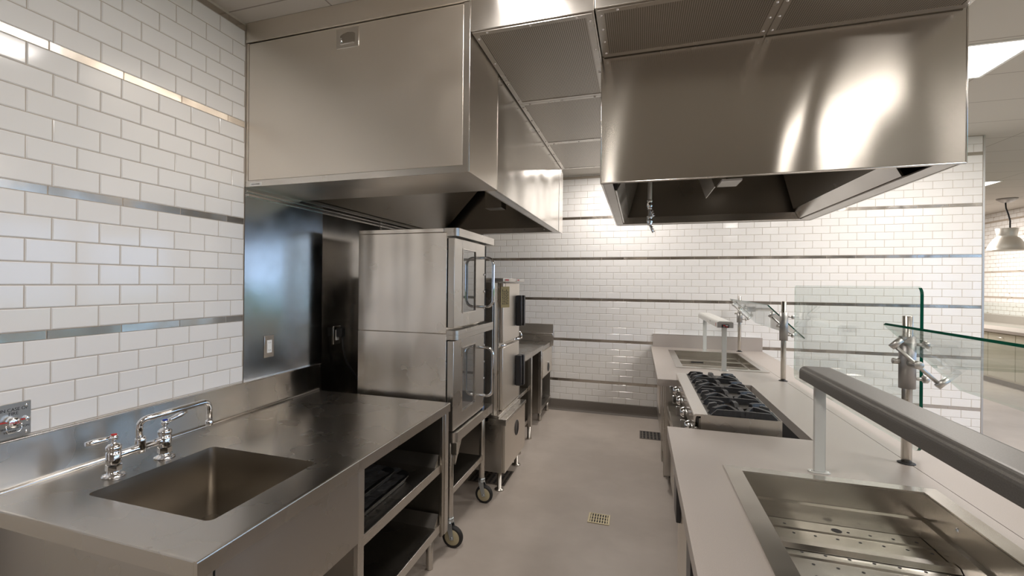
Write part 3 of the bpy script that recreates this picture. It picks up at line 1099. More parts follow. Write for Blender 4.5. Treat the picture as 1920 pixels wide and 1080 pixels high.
def band(m, z0, z1, xo, mt, xin=OX1 - 0.02, y0=OY0 + 0.004, y1=OY1 + 0.012):
    r = 0.028
    P = [(xin, y0)]
    P += [(xo - r + r * math.sin(a), y0 + r - r * math.cos(a)) for a in [PI / 12 * i for i in range(7)]]
    P += [(xo, y1), (xin, y1)]
    m.prism(P, 'Z', z0, z1, mt)


m = MB()
m.box(OX0, OX1 - 0.021, OY0 - 0.001, OY1 + 0.01, 1.869, 1.893, S_OVEN, 0.002)
band(m, 1.846, 1.870, -1.000, S_PLAIN)
band(m, 1.8703, 1.893, -1.000, S_PLAIN)
m.build('top_cap', t)
m = MB()
band(m, 1.235, 1.263, -1.000, S_PLAIN)
band(m, 1.2635, 1.290, -1.000, S_PLAIN)
m.build('middle_band', t)
for zb, zt in ((1.305, 1.836), (0.700, 1.228)):
    m = MB()
    dx0, dx1 = -1.062, -1.022
    dy0, dy1 = OY0 + 0.006, 3.190
    wy0, wy1, wz0, wz1 = 2.752, 2.990, zb + 0.085, zt - 0.060
    m.box(dx0, dx1, dy0, wy0, zb, zt, S_PLAIN, 0.003)
    m.box(dx0, dx1, wy1, dy1, zb, zt, S_PLAIN, 0.003)
    m.box(dx0, dx1, wy0 - 0.003, wy1 + 0.003, zb, wz0, S_PLAIN, 0.002)
    m.box(dx0, dx1, wy0 - 0.003, wy1 + 0.003, wz1, zt, S_PLAIN, 0.002)
    m.box(dx1 - 0.012, dx1 + 0.003, wy0 - 0.006, wy1 + 0.006, wz0 - 0.006, wz0, S_LIP)
    m.box(dx1 - 0.012, dx1 + 0.003, wy0 - 0.006, wy1 + 0.006, wz1, wz1 + 0.006, S_LIP)
    m.box(dx1 - 0.012, dx1 + 0.003, wy1, wy1 + 0.006, wz0, wz1, S_LIP)
    m.box(dx1 - 0.012, dx1 + 0.003, wy0 - 0.006, wy0, wz0, wz1, S_LIP)
    door = m.build('door', t)
    m = MB()
    m.box(dx1 - 0.010, dx1 - 0.004, wy0, wy1, wz0, wz1, OVENGLASS)
    m.box(dx0 + 0.006, dx0 + 0.008, wy0, wy1, wz0, wz1, mat('oven_cavity', (0.10, 0.095, 0.085), 0.3) if zb > 1 else bpy.data.materials['oven_cavity'])
    m.build('window', door)
    m = MB()
    hy, z0, z1 = 3.095, zb + 0.105, zt - 0.095
    ho = 0.092
    P = [(dx1 - 0.002, hy, z1)] + [(dx1 + ho - 0.045 + 0.045 * math.sin(a), hy, z1 - 0.045 + 0.045 * math.cos(a)) for a in [PI / 12 * i for i in range(7)]]
    P += [(dx1 + ho - 0.045 + 0.045 * math.cos(a), hy, z0 + 0.045 - 0.045 * math.sin(a)) for a in [PI / 12 * i for i in range(7)]] + [(dx1 - 0.002, hy, z0)]
    m.tube(P, 0.0095, CHROME, 12)
    m.build('handle', door)
    for i in range(4):
        m = MB()
        zz = zb + 0.09 + (zt - zb - 0.18) * i / 3
        m.cyl((dx1 - 0.001, 3.178, zz), (dx1 + 0.006, 3.178, zz), 0.008, CHROME, 10)
        m.build('bolt', door)
    m = MB()
    m.box(OX1 - 0.005, dx0 - 0.0005, dy0 + 0.002, dy1 - 0.01, zb + 0.002, zt - 0.002, BLACK)
    m.build('door_seal', t)
m = MB()
for zb, zt in ((1.295, 1.84), (0.70, 1.23)):
    m.box(OX1 + 0.0005, OX1 + 0.012, 3.195, OY1, zb, zt, BLACK)
m.build('control_recess', t)
m = MB()  # stand
m.box(OX0 + 0.02, -1.03, OY0 + 0.01, OY1, 0.640, 0.689, S_PLAIN, 0.003)
band(m, 0.632, 0.690, -1.000, S_PLAIN)
m.box(-1.03, -1.001, OY0 + 0.012, OY0 + 0.05, 0.560, 0.632, S_PLAIN)
m.build('stand_frame', t)
m = MB()
m.prism([(2.655, 0.632), (2.78, 0.632), (2.66, 0.49), (2.655, 0.49)], 'X', -1.036, -1.024, S_PLAIN)
m.build('gusset', t)
for x in (-1.052, OX0 + 0.06):
    for y in (2.645, 3.255):
        m = MB()
        m.cyl((x, y, 0.165), (x, y, 0.640), 0.020, S_PLAIN, 14)
        lg = m.build('leg', t)
        m = MB()
        m.cyl((x, y, 0.148), (x, y, 0.176), 0.025, ZINC, 14)
        for s in (-0.022, 0.022):
            m.prism([(x - 0.018, 0.15), (x + 0.018, 0.15), (x + 0.035, 0.055), (x + 0.010, 0.050)], 'Y', y + s - 0.002, y + s + 0.002, ZINC)
        m.cyl((x + 0.02, y - 0.027, 0.063), (x + 0.02, y + 0.027, 0.063), 0.007, ZINC, 8)
        m.build('caster_fork', lg)
        m = MB()
        m.lathe([(0, -0.015), (0.048, -0.015), (0.062, -0.012), (0.0635, 0), (0.062, 0.012), (0.048, 0.015), (0, 0.015)], (x + 0.02, y, 0.0637), RUBBER, (0, 1, 0), 28)
        for s in (-1, 1):
            m.lathe([(0.046, 0.0152), (0.044, 0.0165), (0.012, 0.0165), (0, 0.0165)], (x + 0.02, y, 0.0637), TAN, (0, s, 0), 24)
        m.build('caster_wheel', lg)
m = MB()
m.box(OX0 + 0.08, -1.052, 2.666, 3.236, 0.330, 0.342, S_INNER)
m.box(-1.0515, -1.040, 2.666, 3.236, 0.305, 0.345, S_PLAIN, 0.002)
m.build('lower_shelf', t)
m = MB()
m.box(-1.06, -1.03, 3.19, 3.23, 0.6905, 0.700, BLUETAPE)
m.build('blue_film', t)

# ------------------------------------------------------------------ steam cabinet
t = thing('steam_cabinet', 'tall stainless two-door steamer with black handles on a cabinet base', 'steamer', (-1.35, 3.78, 0))
m = MB()
m.box(-1.62, -1.030, 3.425, 4.100, 0.560, 1.578, S_PLAIN, 0.003)
m.box(-1.030, -1.018, 3.432, 3.52, 0.575, 1.575, S_PLAIN, 0.002)
m.box(-1.018, -1.014, 3.530, 3.545, 0.575, 1.575, S_LIP)
m.box(-1.029, -1.024, 3.548, 3.555, 0.58, 1.575, BLACK)
m.build('body', t)
m = MB()
m.box(-1.63, -0.945, 3.405, 4.085, 1.580, 1.608, S_PLAIN, 0.003)
m.build('top_cap', t)
m = MB()
m.box(-0.9447, -0.943, 3.44, 3.60, 1.584, 1.606, SATIN)
m.box(-0.9429, -0.9425, 3.450, 3.555, 1.588, 1.602, RED)
m.build('nameplate', t)
m = MB()
m.box(-0.9447, -0.943, 3.80, 4.06, 1.584, 1.606, SATIN)
m.box(-0.9429, -0.9425, 3.83, 3.89, 1.592, 1.602, RED)
m.build('nameplate', t)
for zb, zt in ((1.105, 1.572), (0.585, 1.070)):
    m = MB()
    m.box(-1.030, -0.988, 3.560, 4.090, zb, zt, S_DOOR, 0.004)
    door = m.build('door', t)
    m = MB()
    zc = (zb + zt) / 2 - 0.0
    for dx_ in (0,):
        m.box(-0.9875, -0.940, 3.965, 4.005, zc - 0.13, zc + 0.13, PLASTIC, 0.006)
        m.box(-0.9875, -0.925, 4.010, 4.055, zc - 0.13, zc + 0.13, PLASTIC, 0.006)
        m.box(-0.940, -0.938, 3.983, 3.987, zc - 0.11, zc + 0.11, SATIN)
    m.build('handle', door)
m = MB()
m.cyl((-0.999, 3.56, 1.088), (-0.975, 3.60, 1.088), 0.010, CHROME, 10)
m.build('hinge', t)
m = MB()
m.cyl((-0.999, 4.02, 1.088), (-0.975, 4.06, 1.088), 0.010, CHROME, 10)
m.build('hinge', t)
m = MB()
m.box(-1.05, -0.975, 3.418, 4.108, 0.552, 0.583, S_LIP, 0.003)
m.box(-1.06, -0.925, 3.415, 4.112, 0.525, 0.5515, S_PLAIN, 0.003)
m.box(-1.055, -0.918, 3.408, 3.4148, 0.515, 0.562, S_PLAIN, 0.002)
m.build('drip_ledge', t)
m = MB()
m.box(-1.60, -0.955, 3.440, 4.100, 0.150, 0.525, S_PLAIN, 0.003)
m.build('base_cabinet', t)
m = MB()
m.box(-0.9545, -0.932, 3.446, 4.103, 0.150, 0.520, S_DOOR, 0.003)
door = m.build('base_door', t)
m = MB()
m.lathe([(0, 0.0006), (0.052, 0.0006), (0.056, 0.004), (0.060, 0.004), (0.062, 0.0)], (-0.932, 3.80, 0.395), PLASTIC, (1, 0, 0), 24)
m.build('oval_pull', door)
for x in (-0.99, -1.55):
    for y in (3.50, 4.03):
        m = MB()
        m.lathe([(0, 0.151), (0.017, 0.151), (0.017, 0.012), (0.036, 0.008), (0.037, 0.0), (0, 0)], (x, y, 0), S_PLAIN, n=16)
        m.build('leg', t)
t = thing('hang_tag', 'tan card tag with rows of print hanging from the steamer', 'tag', (-0.985, 3.56, 1.55))
m = MB()
Mt = frame_matrix((-0.962, 3.520, 1.470), (0.62, 0.785, 0.02), (0, -0.02, 1))
m.box(-0.040, 0.040, -0.085, 0.075, 0, 0.0012, PAPER, M=Mt)
rn = random.Random(5)
for r_ in range(5):
    yy = 0.024 - r_ * 0.012
    a = -0.062
    while a < 0.040:
        w = rn.uniform(0.008, 0.02)
        m.box(yy - 0.0026, yy + 0.0026, a, a + w, 0.0012, 0.0015, INK, M=Mt)
        a += w + 0.004
m.build('card', t)
m = MB()
m.tube([(-0.961, 3.521, 1.540), (-0.962, 3.53, 1.562), (-0.975, 3.54, 1.579)], 0.0014, INK, 6)
m.build('string', t)

# ------------------------------------------------------------------ open work table and corner station at the end of the line
t = thing('work_table', 'low stainless table with open shelves past the steamer', 'worktable', (-1.35, 4.75, 0))
m = MB()
m.box(-1.90, -1.0, 4.18, 5.295, 0.835, 0.885, S_TOP, 0.004)
m.build('tabletop', t)
for y0, y1 in ((4.19, 4.225), (4.722, 4.775), (5.235, 5.290)):
    m = MB()
    m.box(-1.045, -1.012, y0, y1, 0.13, 0.834, S_PLAIN, 0.002)
    m.build('post', t)
for zz in (0.52, 0.20):
    m = MB()
    m.box(-1.88, -1.046, 4.20, 4.72, zz - 0.035, zz, S_PLAIN, 0.002)
    m.build('shelf', t)
m = MB()
m.box(-1.90, -1.884, 4.19, 5.29, 0.12, 0.834, S_INNER)
m.box(-1.884, -1.05, 5.26, 5.275, 0.12, 0.834, S_INNER)
m.box(-1.884, -1.05, 4.735, 4.745, 0.12, 0.834, S_INNER)
m.build('side_panel', t)
for x, y in ((-1.035, 4.30), (-1.035, 4.75), (-1.85, 4.25), (-1.85, 5.2)):
    m = MB()
    m.lathe([(0, 0.14), (0.02, 0.14), (0.02, 0.02), (0.024, 0.015), (0.024, 0), (0, 0)], (x, y, 0), S_PLAIN, n=12)
    m.build('leg', t)
t = thing('corner_station', 'stainless station with drawer, open cabinet and tall backsplash in the room corner', 'cabinet', (-1.3, 5.62, 0))
m = MB()
m.box(-1.90, -1.025, 5.305, 5.935, 0.800, 0.850, S_TOP, 0.003)
m.build('tabletop', t)
m = MB()
m.box(-1.90, -0.998, 5.938, 5.966, 0.80, 1.066, S_PLAIN, 0.003)
m.box(-1.90, -0.998, 5.885, 5.937, 0.925, 0.955, S_LIP, 0.004)
m.box(-1.90, -1.005, 5.925, 5.9375, 0.851, 0.9245, S_PLAIN)
m.build('backsplash', t)
m = MB()
m.box(-1.90, -1.03, 5.31, 5.325, 0.14, 0.80, S_INNER)
m.box(-1.90, -1.03, 5.905, 5.93, 0.14, 0.80, S_PLAIN)
m.box(-1.90, -1.885, 5.325, 5.905, 0.14, 0.80, S_INNER)
m.box(-1.885, -1.02, 5.325, 5.905, 0.14, 0.185, S_PLAIN)
m.box(-1.03, -1.018, 5.31, 5.335, 0.14, 0.80, S_LIP)
m.build('carcass', t)
m = MB()
m.box(-1.03, -1.012, 5.338, 5.928, 0.500, 0.798, S_DOOR, 0.003)
dw = m.build('drawer', t)
m = MB()
m.lathe([(0, 0.001), (0.045, 0.001), (0.050, 0.005), (0.054, 0.0)], (-1.012, 5.68, 0.575), PLASTIC, (1, 0, 0), 18)
m.cyl((-1.012, 5.66, 0.635), (-0.995, 5.66, 0.635), 0.014, CHROME, 10)
m.build('oval_pull', dw)
for x, y in ((-1.06, 5.42), (-1.06, 5.88), (-1.85, 5.4), (-1.85, 5.85)):
    m = MB()
    m.lathe([(0, 0.141), (0.022, 0.141), (0.022, 0.02), (0.018, 0), (0, 0)], (x, y, 0), S_PLAIN, n=12)
    m.build('leg', t)
t = thing('pot_faucet', 'small chrome gooseneck tap showing behind the steamer doors', 'faucet', (-1.50, 5.20, 0.885))
m = MB()
P = [(-1.30, 5.15, 0.886), (-1.30, 5.15, 1.0)] + arc((-1.26, 5.15, 1.0), 0.04, PI, 0, 8, 'XZ') + [(-1.22, 5.15, 0.965)]
m.tube(P, 0.011, CHROME, 10)
m.lathe([(0, 0), (0.03, 0), (0.028, 0.01), (0.014, 0.02)], (-1.30, 5.15, 0.8855), CHROME, n=14)
m.build('spout', t)

# ------------------------------------------------------------------ serving counter (right)
QX0, QX1, QZ, QT = 0.146, 1.293, 0.846, 0.052
SEAM = 1.060
RY0, RY1 = 2.632, 3.922            # the range bay
W1 = (0.385, 0.955, 0.92, 2.085)   # near well opening
W2 = (0.375, 0.985, 4.585, 5.64)    # far well opening
t = thing('serving_counter', 'long grey quartz serving counter with a bay cut out for the range', 'counter', (0.7, 3.2, 0))
m = MB()


def slab(x0, x1, y0, y1):
    m.box(x0, x1, y0, y1, QZ - QT, QZ, QUARTZ)


for w, ya, yb in ((W1, 0.45, RY0), (W2, RY1, 5.955)):
    slab(QX0, w[0], ya, yb)
    slab(w[1], SEAM - 0.0015, ya, yb)
    slab(w[0], w[1], ya, w[2])
    slab(w[0], w[1], w[3], yb)
slab(0.784, SEAM - 0.0015, RY0, RY1)
slab(SEAM + 0.0015, QX1, 0.45, 5.955)
m.box(SEAM - 0.0015, SEAM + 0.0015, 0.45, 5.955, QZ - 0.03, QZ - 0.003, INK)
m.build('countertop', t)
m = MB()
m.box(QX0 + 0.02, QX1, 5.956, 5.974, QZ - 0.001, 0.996, QUARTZ)
m.box(QX0 + 0.02, QX1, 5.953, 5.9745, 0.9962, 0.9985, WHITE)
m.build('backsplash', t)
m = MB()
m.box(1.20, 1.22, 0.5, 5.95, 0.0, QZ - QT, BEIGE)
m.build('guest_panel', t)
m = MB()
m.box(0.90, 0.915, 2.55, 4.0, 0.02, QZ - QT, BLACK)  # black sheets painted in for the shade under the counter
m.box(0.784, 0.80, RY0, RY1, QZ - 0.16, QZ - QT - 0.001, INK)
m.build('bay_shade', t)
m = MB()  # far base
m.box(0.205, 1.19, RY1 + 0.03, RY1 + 0.07, 0.10, QZ - QT - 0.001, S_PLAIN)
m.box(0.215, 0.235, RY1 + 0.10, 5.94, 0.12, QZ - QT - 0.001, S_PLAIN)
m.box(0.205, 0.215, 4.55, 4.59, 0.0, QZ - QT - 0.001, S_PLAIN)
m.box(0.205, 0.213, 5.05, 5.60, 0.30, 0.70, S_DOOR)
m.build('base_panel', t)
for x, y in ((0.205, 4.22), (0.205, 4.62)):
    m = MB()
    m.box(x - 0.0, x + 0.045, y - 0.022, y + 0.022, 0.0, QZ - QT - 0.001, S_PLAIN, 0.002)
    m.build('post', t)
m = MB()  # near base
m.box(0.215, 0.230, 0.5, RY0 - 0.03, 0.13, QZ - QT - 0.001, S_PLAIN)
m.box(0.215, 1.19, RY0 - 0.028, RY0 - 0.012, 0.10, QZ - QT - 0.001, S_PLAIN)
m.build('base_panel', t)
for y0, y1 in ((2.02, 2.58), (1.35, 1.95)):
    m = MB()
    m.box(0.196, 0.2145, y0, y1, 0.16, QZ - QT - 0.015, S_DOOR, 0.002)
    dr = m.build('door', t)
    m = MB()
    m.box(0.176, 0.196, y1 - 0.17, y1 - 0.03, 0.46, 0.72, PLASTIC, 0.004)
    m.build('handle', dr)
for y in (0.6, 1.98, 2.55):
    m = MB()
    m.box(0.232, 0.265, y - 0.02, y + 0.02, 0.0, 0.129, S_PLAIN)
    m.build('leg', t)

# drop-in wells


def hat_bar(m, x0, x1, y, w, z, mt):
    m.prism([(y - w / 2, z - 0.0105), (y - w / 2 + 0.016, z), (y + w / 2 - 0.016, z), (y + w / 2, z - 0.0105), (y + w / 2, z - 0.012), (y - w / 2, z - 0.012)], 'X', x0, x1, mt)


def drop_well(w, label, near):
    x0, x1, y0, y1 = w
    t = thing('drop_in_well', label, 'food well', ((x0 + x1) / 2, (y0 + y1) / 2, QZ), 'drop-in wells in the serving counter')
    m = MB()
    r = 0.056
    zt, zo = QZ + 0.008, QZ + 0.0012
    O = [(x0 - r, y0 - r), (x1 + r, y0 - r), (x1 + r, y1 + r), (x0 - r, y1 + r)]
    I = [(x0 + 0.002, y0 + 0.002), (x1 - 0.002, y0 + 0.002), (x1 - 0.002, y1 - 0.002), (x0 + 0.002, y1 - 0.002)]
    for i in range(4):
        j = (i + 1) % 4
        m.face([(*O[i], zo), (*O[j], zo), (*O[j], zo + 0.003), (*O[i], zo + 0.003)], S_LIP)
        m.face([(*O[i], zo + 0.003), (*O[j], zo + 0.003), (*I[j], zt), (*I[i], zt)], S_WELL)
        m.face([(*I[i], zt), (*I[j], zt), (*I[j], zt - 0.006), (*I[i], zt - 0.006)], S_LIP)
    m.build('rim', t)
    m = MB()
    zs, zb = (QZ - 0.082, QZ - 0.146) if near else (QZ - 0.05, QZ - 0.135)
    a = 0.003
    s = 0.014

    def ring(d, z):
        return [(x0 + d, y0 + d, z), (x1 - d, y0 + d, z), (x1 - d, y1 - d, z), (x0 + d, y1 - d, z)]
    R = [ring(a, QZ + 0.002), ring(a, zs), ring(a + s, zs - 0.004), ring(a + s + 0.001, zb - 0.02)]
    for A, B in zip(R[:-1], R[1:]):
        for i in range(4):
            m.face([A[i], A[(i + 1) % 4], B[(i + 1) % 4], B[i]], S_WELL)
    m.face(R[-1], S_WELL)
    if near:
        m.lathe([(0.007, 0), (0.005, 0.003), (0, 0.004)], (x1 - a, 1.90, QZ - 0.035), CHROME, (-1, 0, 0), 10)
    else:
        for yy in (y0 + 0.1, y1 - 0.15):
            m.lathe([(0.007, 0), (0.005, 0.003), (0, 0.004)], (x1 - a, yy, QZ - 0.035), CHROME, (-1, 0, 0), 10)
    m.build('basin', t, recalc=False)
    xa, xb = x0 + a + s + 0.003, x1 - a - s - 0.003
    ya, yb = y0 + a + s + 0.003, y1 - a - s - 0.003
    if near:
        bars = [1.867, 1.50, 1.13]
        seg = [(ya, bars[2] - 0.0004), (bars[2] + 0.0004, bars[1] - 0.0004), (bars[1] + 0.0004, bars[0] - 0.0004), (bars[0] + 0.0004, yb)]
        for a0, a1 in seg:
            m = MB()
            m.box(xa, xb, a0, a1, zb - 0.003, zb, S_WELL)
            ym = (a0 + a1) / 2
            rows = [a1 - 0.042, a1 - 0.108] if a1 == yb else [a1 - 0.042, a1 - 0.110, a1 - 0.180, a1 - 0.250, a1 - 0.315]
            for q, yy in enumerate(rows):
                if yy < a0 + 0.02: continue
                off_ = 0.0 if q % 2 == 0 else 0.012
                for i in range(8):
                    if a1 == yb and q == 0 and i in (2, 3): continue
                    m.disc((xa + 0.045 + off_ + i * 0.065, yy, zb + 0.0006), 0.0048, INK)
            if a1 == yb:
                m.disc((0.676, a1 - 0.041, zb + 0.0007), 0.016, INK, n=20)
            m.prism([(a1 - 0.082, zb), (a1 - 0.074, zb + 0.004), (a1 - 0.066, zb)], 'X', xa + 0.002, xb - 0.002, S_WELL)
            m.build('perforated_tray', t)
        for y in bars:
            m = MB(); hat_bar(m, xa, xb, y, 0.062, zb + 0.0135, S_LIP)
            m.build('divider_bar', t)
    else:
        for y in (y0 + 0.46, y0 + 0.78):
            m = MB(); hat_bar(m, xa - 0.010, xb + 0.010, y, 0.05, zs + 0.004, S_LIP)
            m.build('divider_bar', t)
        m = MB()
        m.box(xa + 0.15, xa + 0.27, yb - 0.004, yb, zb + 0.02, zb + 0.045, INK)
        m.build('vent_slot', t)
    return t


drop_well(W1, 'perforated stainless drop-in well under the long dark heat lamp', True)
drop_well(W2, 'stainless drop-in well beyond the burners, beside the tiled wall', False)

# ------------------------------------------------------------------ gas range in the counter bay
GX0, GX1, GY0, GY1, GZ = 0.345, 0.672, 2.700, 3.985, 0.905
GY1 = 3.91
t = thing('gas_range', 'stainless gas cooktop with black cast iron grates and chrome knobs', 'range', (0.45, 3.3, 0.0))
m = MB()
m.box(0.312, GX1, GY0, GY1, 0.72, GZ - 0.012, S_BASIN)
m.box(0.310, GX1 + 0.002, GY0 - 0.002, GY0 - 0.0003, 0.72, GZ, S_PLAIN)
m.box(GX1 + 0.0003, GX1 + 0.003, GY0, GY1, 0.72, GZ, S_PLAIN)
m.build('body', t)
m = MB()
m.prism([(0.276, GZ - 0.012), (0.278, GZ - 0.004), (0.286, GZ), (GX0 - 0.002, GZ + 0.001), (GX0 - 0.002, GZ - 0.010), (0.290, GZ - 0.010), (0.286, GZ - 0.02), (0.282, GZ - 0.07), (0.279, GZ - 0.07)], 'Y', GY0, GY1, S_LIP)
m.build('front_rail', t)
m = MB()
m.box(0.302, 0.3115, GY0, GY1, 0.72, GZ - 0.02, S_INNER)
m.build('valve_panel', t)
m = MB()
m.cyl((0.292, GY0 + 0.02, 0.825), (0.292, GY1 - 0.02, 0.825), 0.009, CHROME, 10)
m.build('gas_manifold', t)
ky = [2.85, 3.15, 3.45, 3.76]
for i, yy in enumerate(ky):
    m = MB()
    z = 0.80
    m.cyl((0.302, yy, z), (0.275, yy, z), 0.012, CHROME, 12)
    m.lathe([(0.012, 0), (0.030, 0.002), (0.032, 0.010), (0.024, 0.024), (0.020, 0.030), (0, 0.031)], (0.276, yy, z), CHROME, (-1, 0, 0), 20)
    m.box(0.224, 0.248, yy - 0.004, yy + 0.004, z - 0.022, z + 0.030, CHROME, 0.002)
    kb = m.build('knob', t)
    m = MB()
    m.cyl((0.303, yy - 0.045, z + 0.025), (0.290, yy - 0.045, z + 0.025), 0.007, BRASS, 8)
    m.build('pilot_valve', t)
m = MB()  # drip tray under the knobs
m.box(0.2205, 0.30, GY0 + 0.01, GY1 - 0.02, 0.610, 0.614, S_INNER)
m.box(0.215, 0.220, GY0 + 0.01, GY1 - 0.02, 0.60, 0.655, S_LIP)
m.box(0.2205, 0.30, GY1 - 0.020, GY1 - 0.015, 0.60, 0.655, S_PLAIN)
m.build('drip_tray', t)
m = MB()
m.box(0.24, 0.76, GY0 + 0.05, GY1 - 0.05, 0.10, 0.598, S_PLAIN)
for y in (GY0 + 0.1, GY1 - 0.1):
    for x in (0.28, 0.72):
        m.cyl((x, y, 0), (x, y, 0.1), 0.02, S_PLAIN, 10)
m.build('base', t)
GL = (GY1 - GY0) / 4
XM = 0.505


def finger(m, base, tip, hb, ht, w):
    """tapered cast finger: wedge rising from base to a crest then running to the tip"""
    b, e = Vector(base), Vector(tip)
    d = (e - b)
    s = Vector((-d.y, d.x, 0)).normalized() * w / 2
    pts = [(0.0, 0.0, 1.2), (0.22, hb, 1.0), (0.8, ht, 0.9), (1.0, ht - 0.003, 0.8)]
    top = []
    for u, h, ww in pts:
        p = b + d * u
        top.append((p + s * ww + Vector((0, 0, h)), p - s * ww + Vector((0, 0, h)), p + s * ww * 1.3 + Vector((0, 0, min(h - 0.001, 0 if u < .75 else ht * 0.45))), p - s * ww * 1.3 + Vector((0, 0, min(h - 0.001, 0 if u < .75 else ht * 0.45)))))
    k = m.mi(IRON)
    V = [[m.bm.verts.new(q) for q in row] for row in top]
    for A, B in zip(V[:-1], V[1:]):
        for q in ((A[0], A[1], B[1], B[0]), (A[0], B[0], B[2], A[2]), (A[1], A[3], B[3], B[1]), (A[2], B[2], B[3], A[3])):
            f = m.bm.faces.new(q); f.material_index = k
    for A in (V[0], V[-1]):
        f = m.bm.faces.new((A[0], A[2], A[3], A[1])); f.material_index = k


for g in range(4):
    y0 = GY0 + g * GL
    ym = y0 + GL / 2
    m = MB()
    rx = 0.062
    for a, b in ((GX0, XM), (XM, GX1)):
        cxm = (a + b) / 2
        hl = rrect(cxm - rx, cxm + rx, ym - 0.075, ym + 0.075, 0.058, 5)
        plate_with_hole(m, (a, b, y0 + 0.0015, y0 + GL - 0.0015), hl, GZ - 0.002, IRONPLATE)
    m.prism([(GX0, GZ - 0.010), (GX1, GZ - 0.010), (GX1, GZ - 0.0022), (GX0, GZ - 0.0022)], 'Y', y0 + 0.0015, y0 + 0.006, IRONPLATE)
    gr = m.build('grate', t, recalc=False)
    m = MB()
    # spine: a raised bar that dips between the burners
    sp = [(y0 + 0.004, 0.008), (y0 + 0.03, 0.026), (ym - 0.05, 0.030), (ym, 0.016), (ym + 0.05, 0.030), (y0 + GL - 0.03, 0.026), (y0 + GL - 0.004, 0.008)]
    pr = [(p, GZ - 0.001 + h) for p, h in sp] + [(y0 + GL - 0.004, GZ - 0.001), (y0 + 0.004, GZ - 0.001)]
    m.prism(pr, 'X', XM - 0.011, XM + 0.011, IRON)
    z = GZ - 0.001
    for sx, xe in ((-1, GX0 + 0.012), (1, GX1 - 0.012)):
        cxb = (xe + XM) / 2
        for (bx, by, tx, ty, w_) in (
            (xe, y0 + 0.040, cxb - sx * 0.015, ym - 0.032, 0.022),
            (xe, ym + 0.004, cxb + sx * 0.026, ym + 0.002, 0.024),
            (xe, y0 + GL - 0.040, cxb - sx * 0.010, ym + 0.036, 0.022),
            (XM + sx * 0.010, y0 + 0.012, cxb - sx * 0.020, ym - 0.046, 0.018)):
            finger(m, (bx, by, z), (tx, ty, z), 0.028, 0.036, w_)
        m.prism([(xe - sx * 0.0, z), (xe - sx * 0.03, z + 0.030), (XM + sx * 0.012, z + 0.032), (XM + sx * 0.012, z)], 'Y', y0 + 0.006, y0 + 0.020, IRON)
    m.build('grate_fingers', gr)
    for a, b in ((GX0, XM), (XM, GX1)):
        cxm = (a + b) / 2
        m = MB()
        m.lathe([(0, 0.030), (0.030, 0.030), (0.040, 0.024), (0.042, 0.014), (0.030, 0.010), (0.020, 0.0), (0, 0)], (cxm, ym, GZ - 0.055), IRON, n=18)
        m.disc((cxm, ym, GZ - 0.0115), 0.06, BLACK)
        bn = m.build('burner', t)
    m = MB()
    for q in range(2):
        m.cyl((XM + 0.05, ym - 0.06 + 0.016 * q, GZ - 0.012), (XM + 0.05, ym - 0.06 + 0.016 * q, GZ + 0.006), 0.004, BRASS, 8)
    m.build('pilot_light', t)

# ------------------------------------------------------------------ heat lamps over the wells


def heat_lamp(label, x0, x1, y0, y1, z0, z1, lx, legs, mt, group='heat lamps over the wells'):
    t = thing('heat_lamp', label, 'heat lamp', ((x0 + x1) / 2, (y0 + y1) / 2, QZ), group)
    m = MB()
    r = min(0.022, (z1 - z0) * 0.45)
    P = [(x0, z0), (x0, z1 - r)] + [(x0 + r - r * math.cos(a), z1 - r + r * math.sin(a)) for a in [PI / 12 * i for i in range(1, 7)]]
    P += [(x1 - r + r * math.sin(a), z1 - r + r * math.cos(a)) for a in [PI / 12 * i for i in range(0, 6)]] + [(x1, z1 - r), (x1, z0)]
    m.prism(P, 'Y', y0, y1, mt, smooth=False)
    m.build('housing', t)
    for y in legs:
        m = MB()
        m.box(lx - 0.018, lx + 0.018, y - 0.010, y + 0.010, QZ + 0.0045, z0 - 0.0005, GREYPAINT, 0.002)
        m.box(lx + 0.0178, lx + 0.0185, y - 0.009, y + 0.009, QZ + 0.0045, z0 - 0.001, COLLAR)
        lg = m.build('leg', t)
        m = MB()
        m.prism(rrect(lx - 0.036, lx + 0.036, y - 0.018, y + 0.018, 0.014, 4), 'Z', QZ + 0.0006, QZ + 0.0045, GREYPAINT)
        for s in (-0.028, 0.028):
            m.lathe([(0.004, 0), (0.003, 0.002), (0, 0.003)], (lx + s, y, QZ + 0.0045), CHROME, n=8)
        m.build('foot_plate', lg)
    return t


t = heat_lamp('small pale heat lamp bridging the far well by the tiled wall', 0.628, 0.748, 4.43, 5.76, 1.215, 1.270, 0.690, (4.49, 5.73), GREYPAINT)
m = MB()
m.box(0.628, 0.748, 4.426, 4.4295, 1.2155, 1.262, COLLAR)
m.box(0.66, 0.716, 4.4235, 4.4258, 1.217, 1.244, PLASTIC)
lb = m.build('end_cap', t)
m = MB()
m.box(0.672, 0.688, 4.4228, 4.4234, 1.231, 1.238, RED)
m.box(0.691, 0.709, 4.4228, 4.4234, 1.232, 1.237, WHITE)
m.box(0.672, 0.684, 4.4228, 4.4234, 1.222, 1.227, COLLAR)
m.box(0.690, 0.706, 4.4228, 4.4234, 1.222, 1.227, RED)
m.build('label_plate', lb)
m = MB()
m.box(0.6265, 0.6278, 4.50, 4.515, 1.225, 1.25, RED)
m.box(0.6265, 0.6278, 4.85, 4.855, 1.235, 1.25, INK)
m.build('switch', t)
heat_lamp('long dark brushed heat lamp bar over the perforated well', 0.612, 0.732, 0.55, 2.222, 1.203, 1.252, 0.672, (2.190, 0.70), LAMPMETAL)

# ------------------------------------------------------------------ glass guards
PX = 1.050
posts = {}


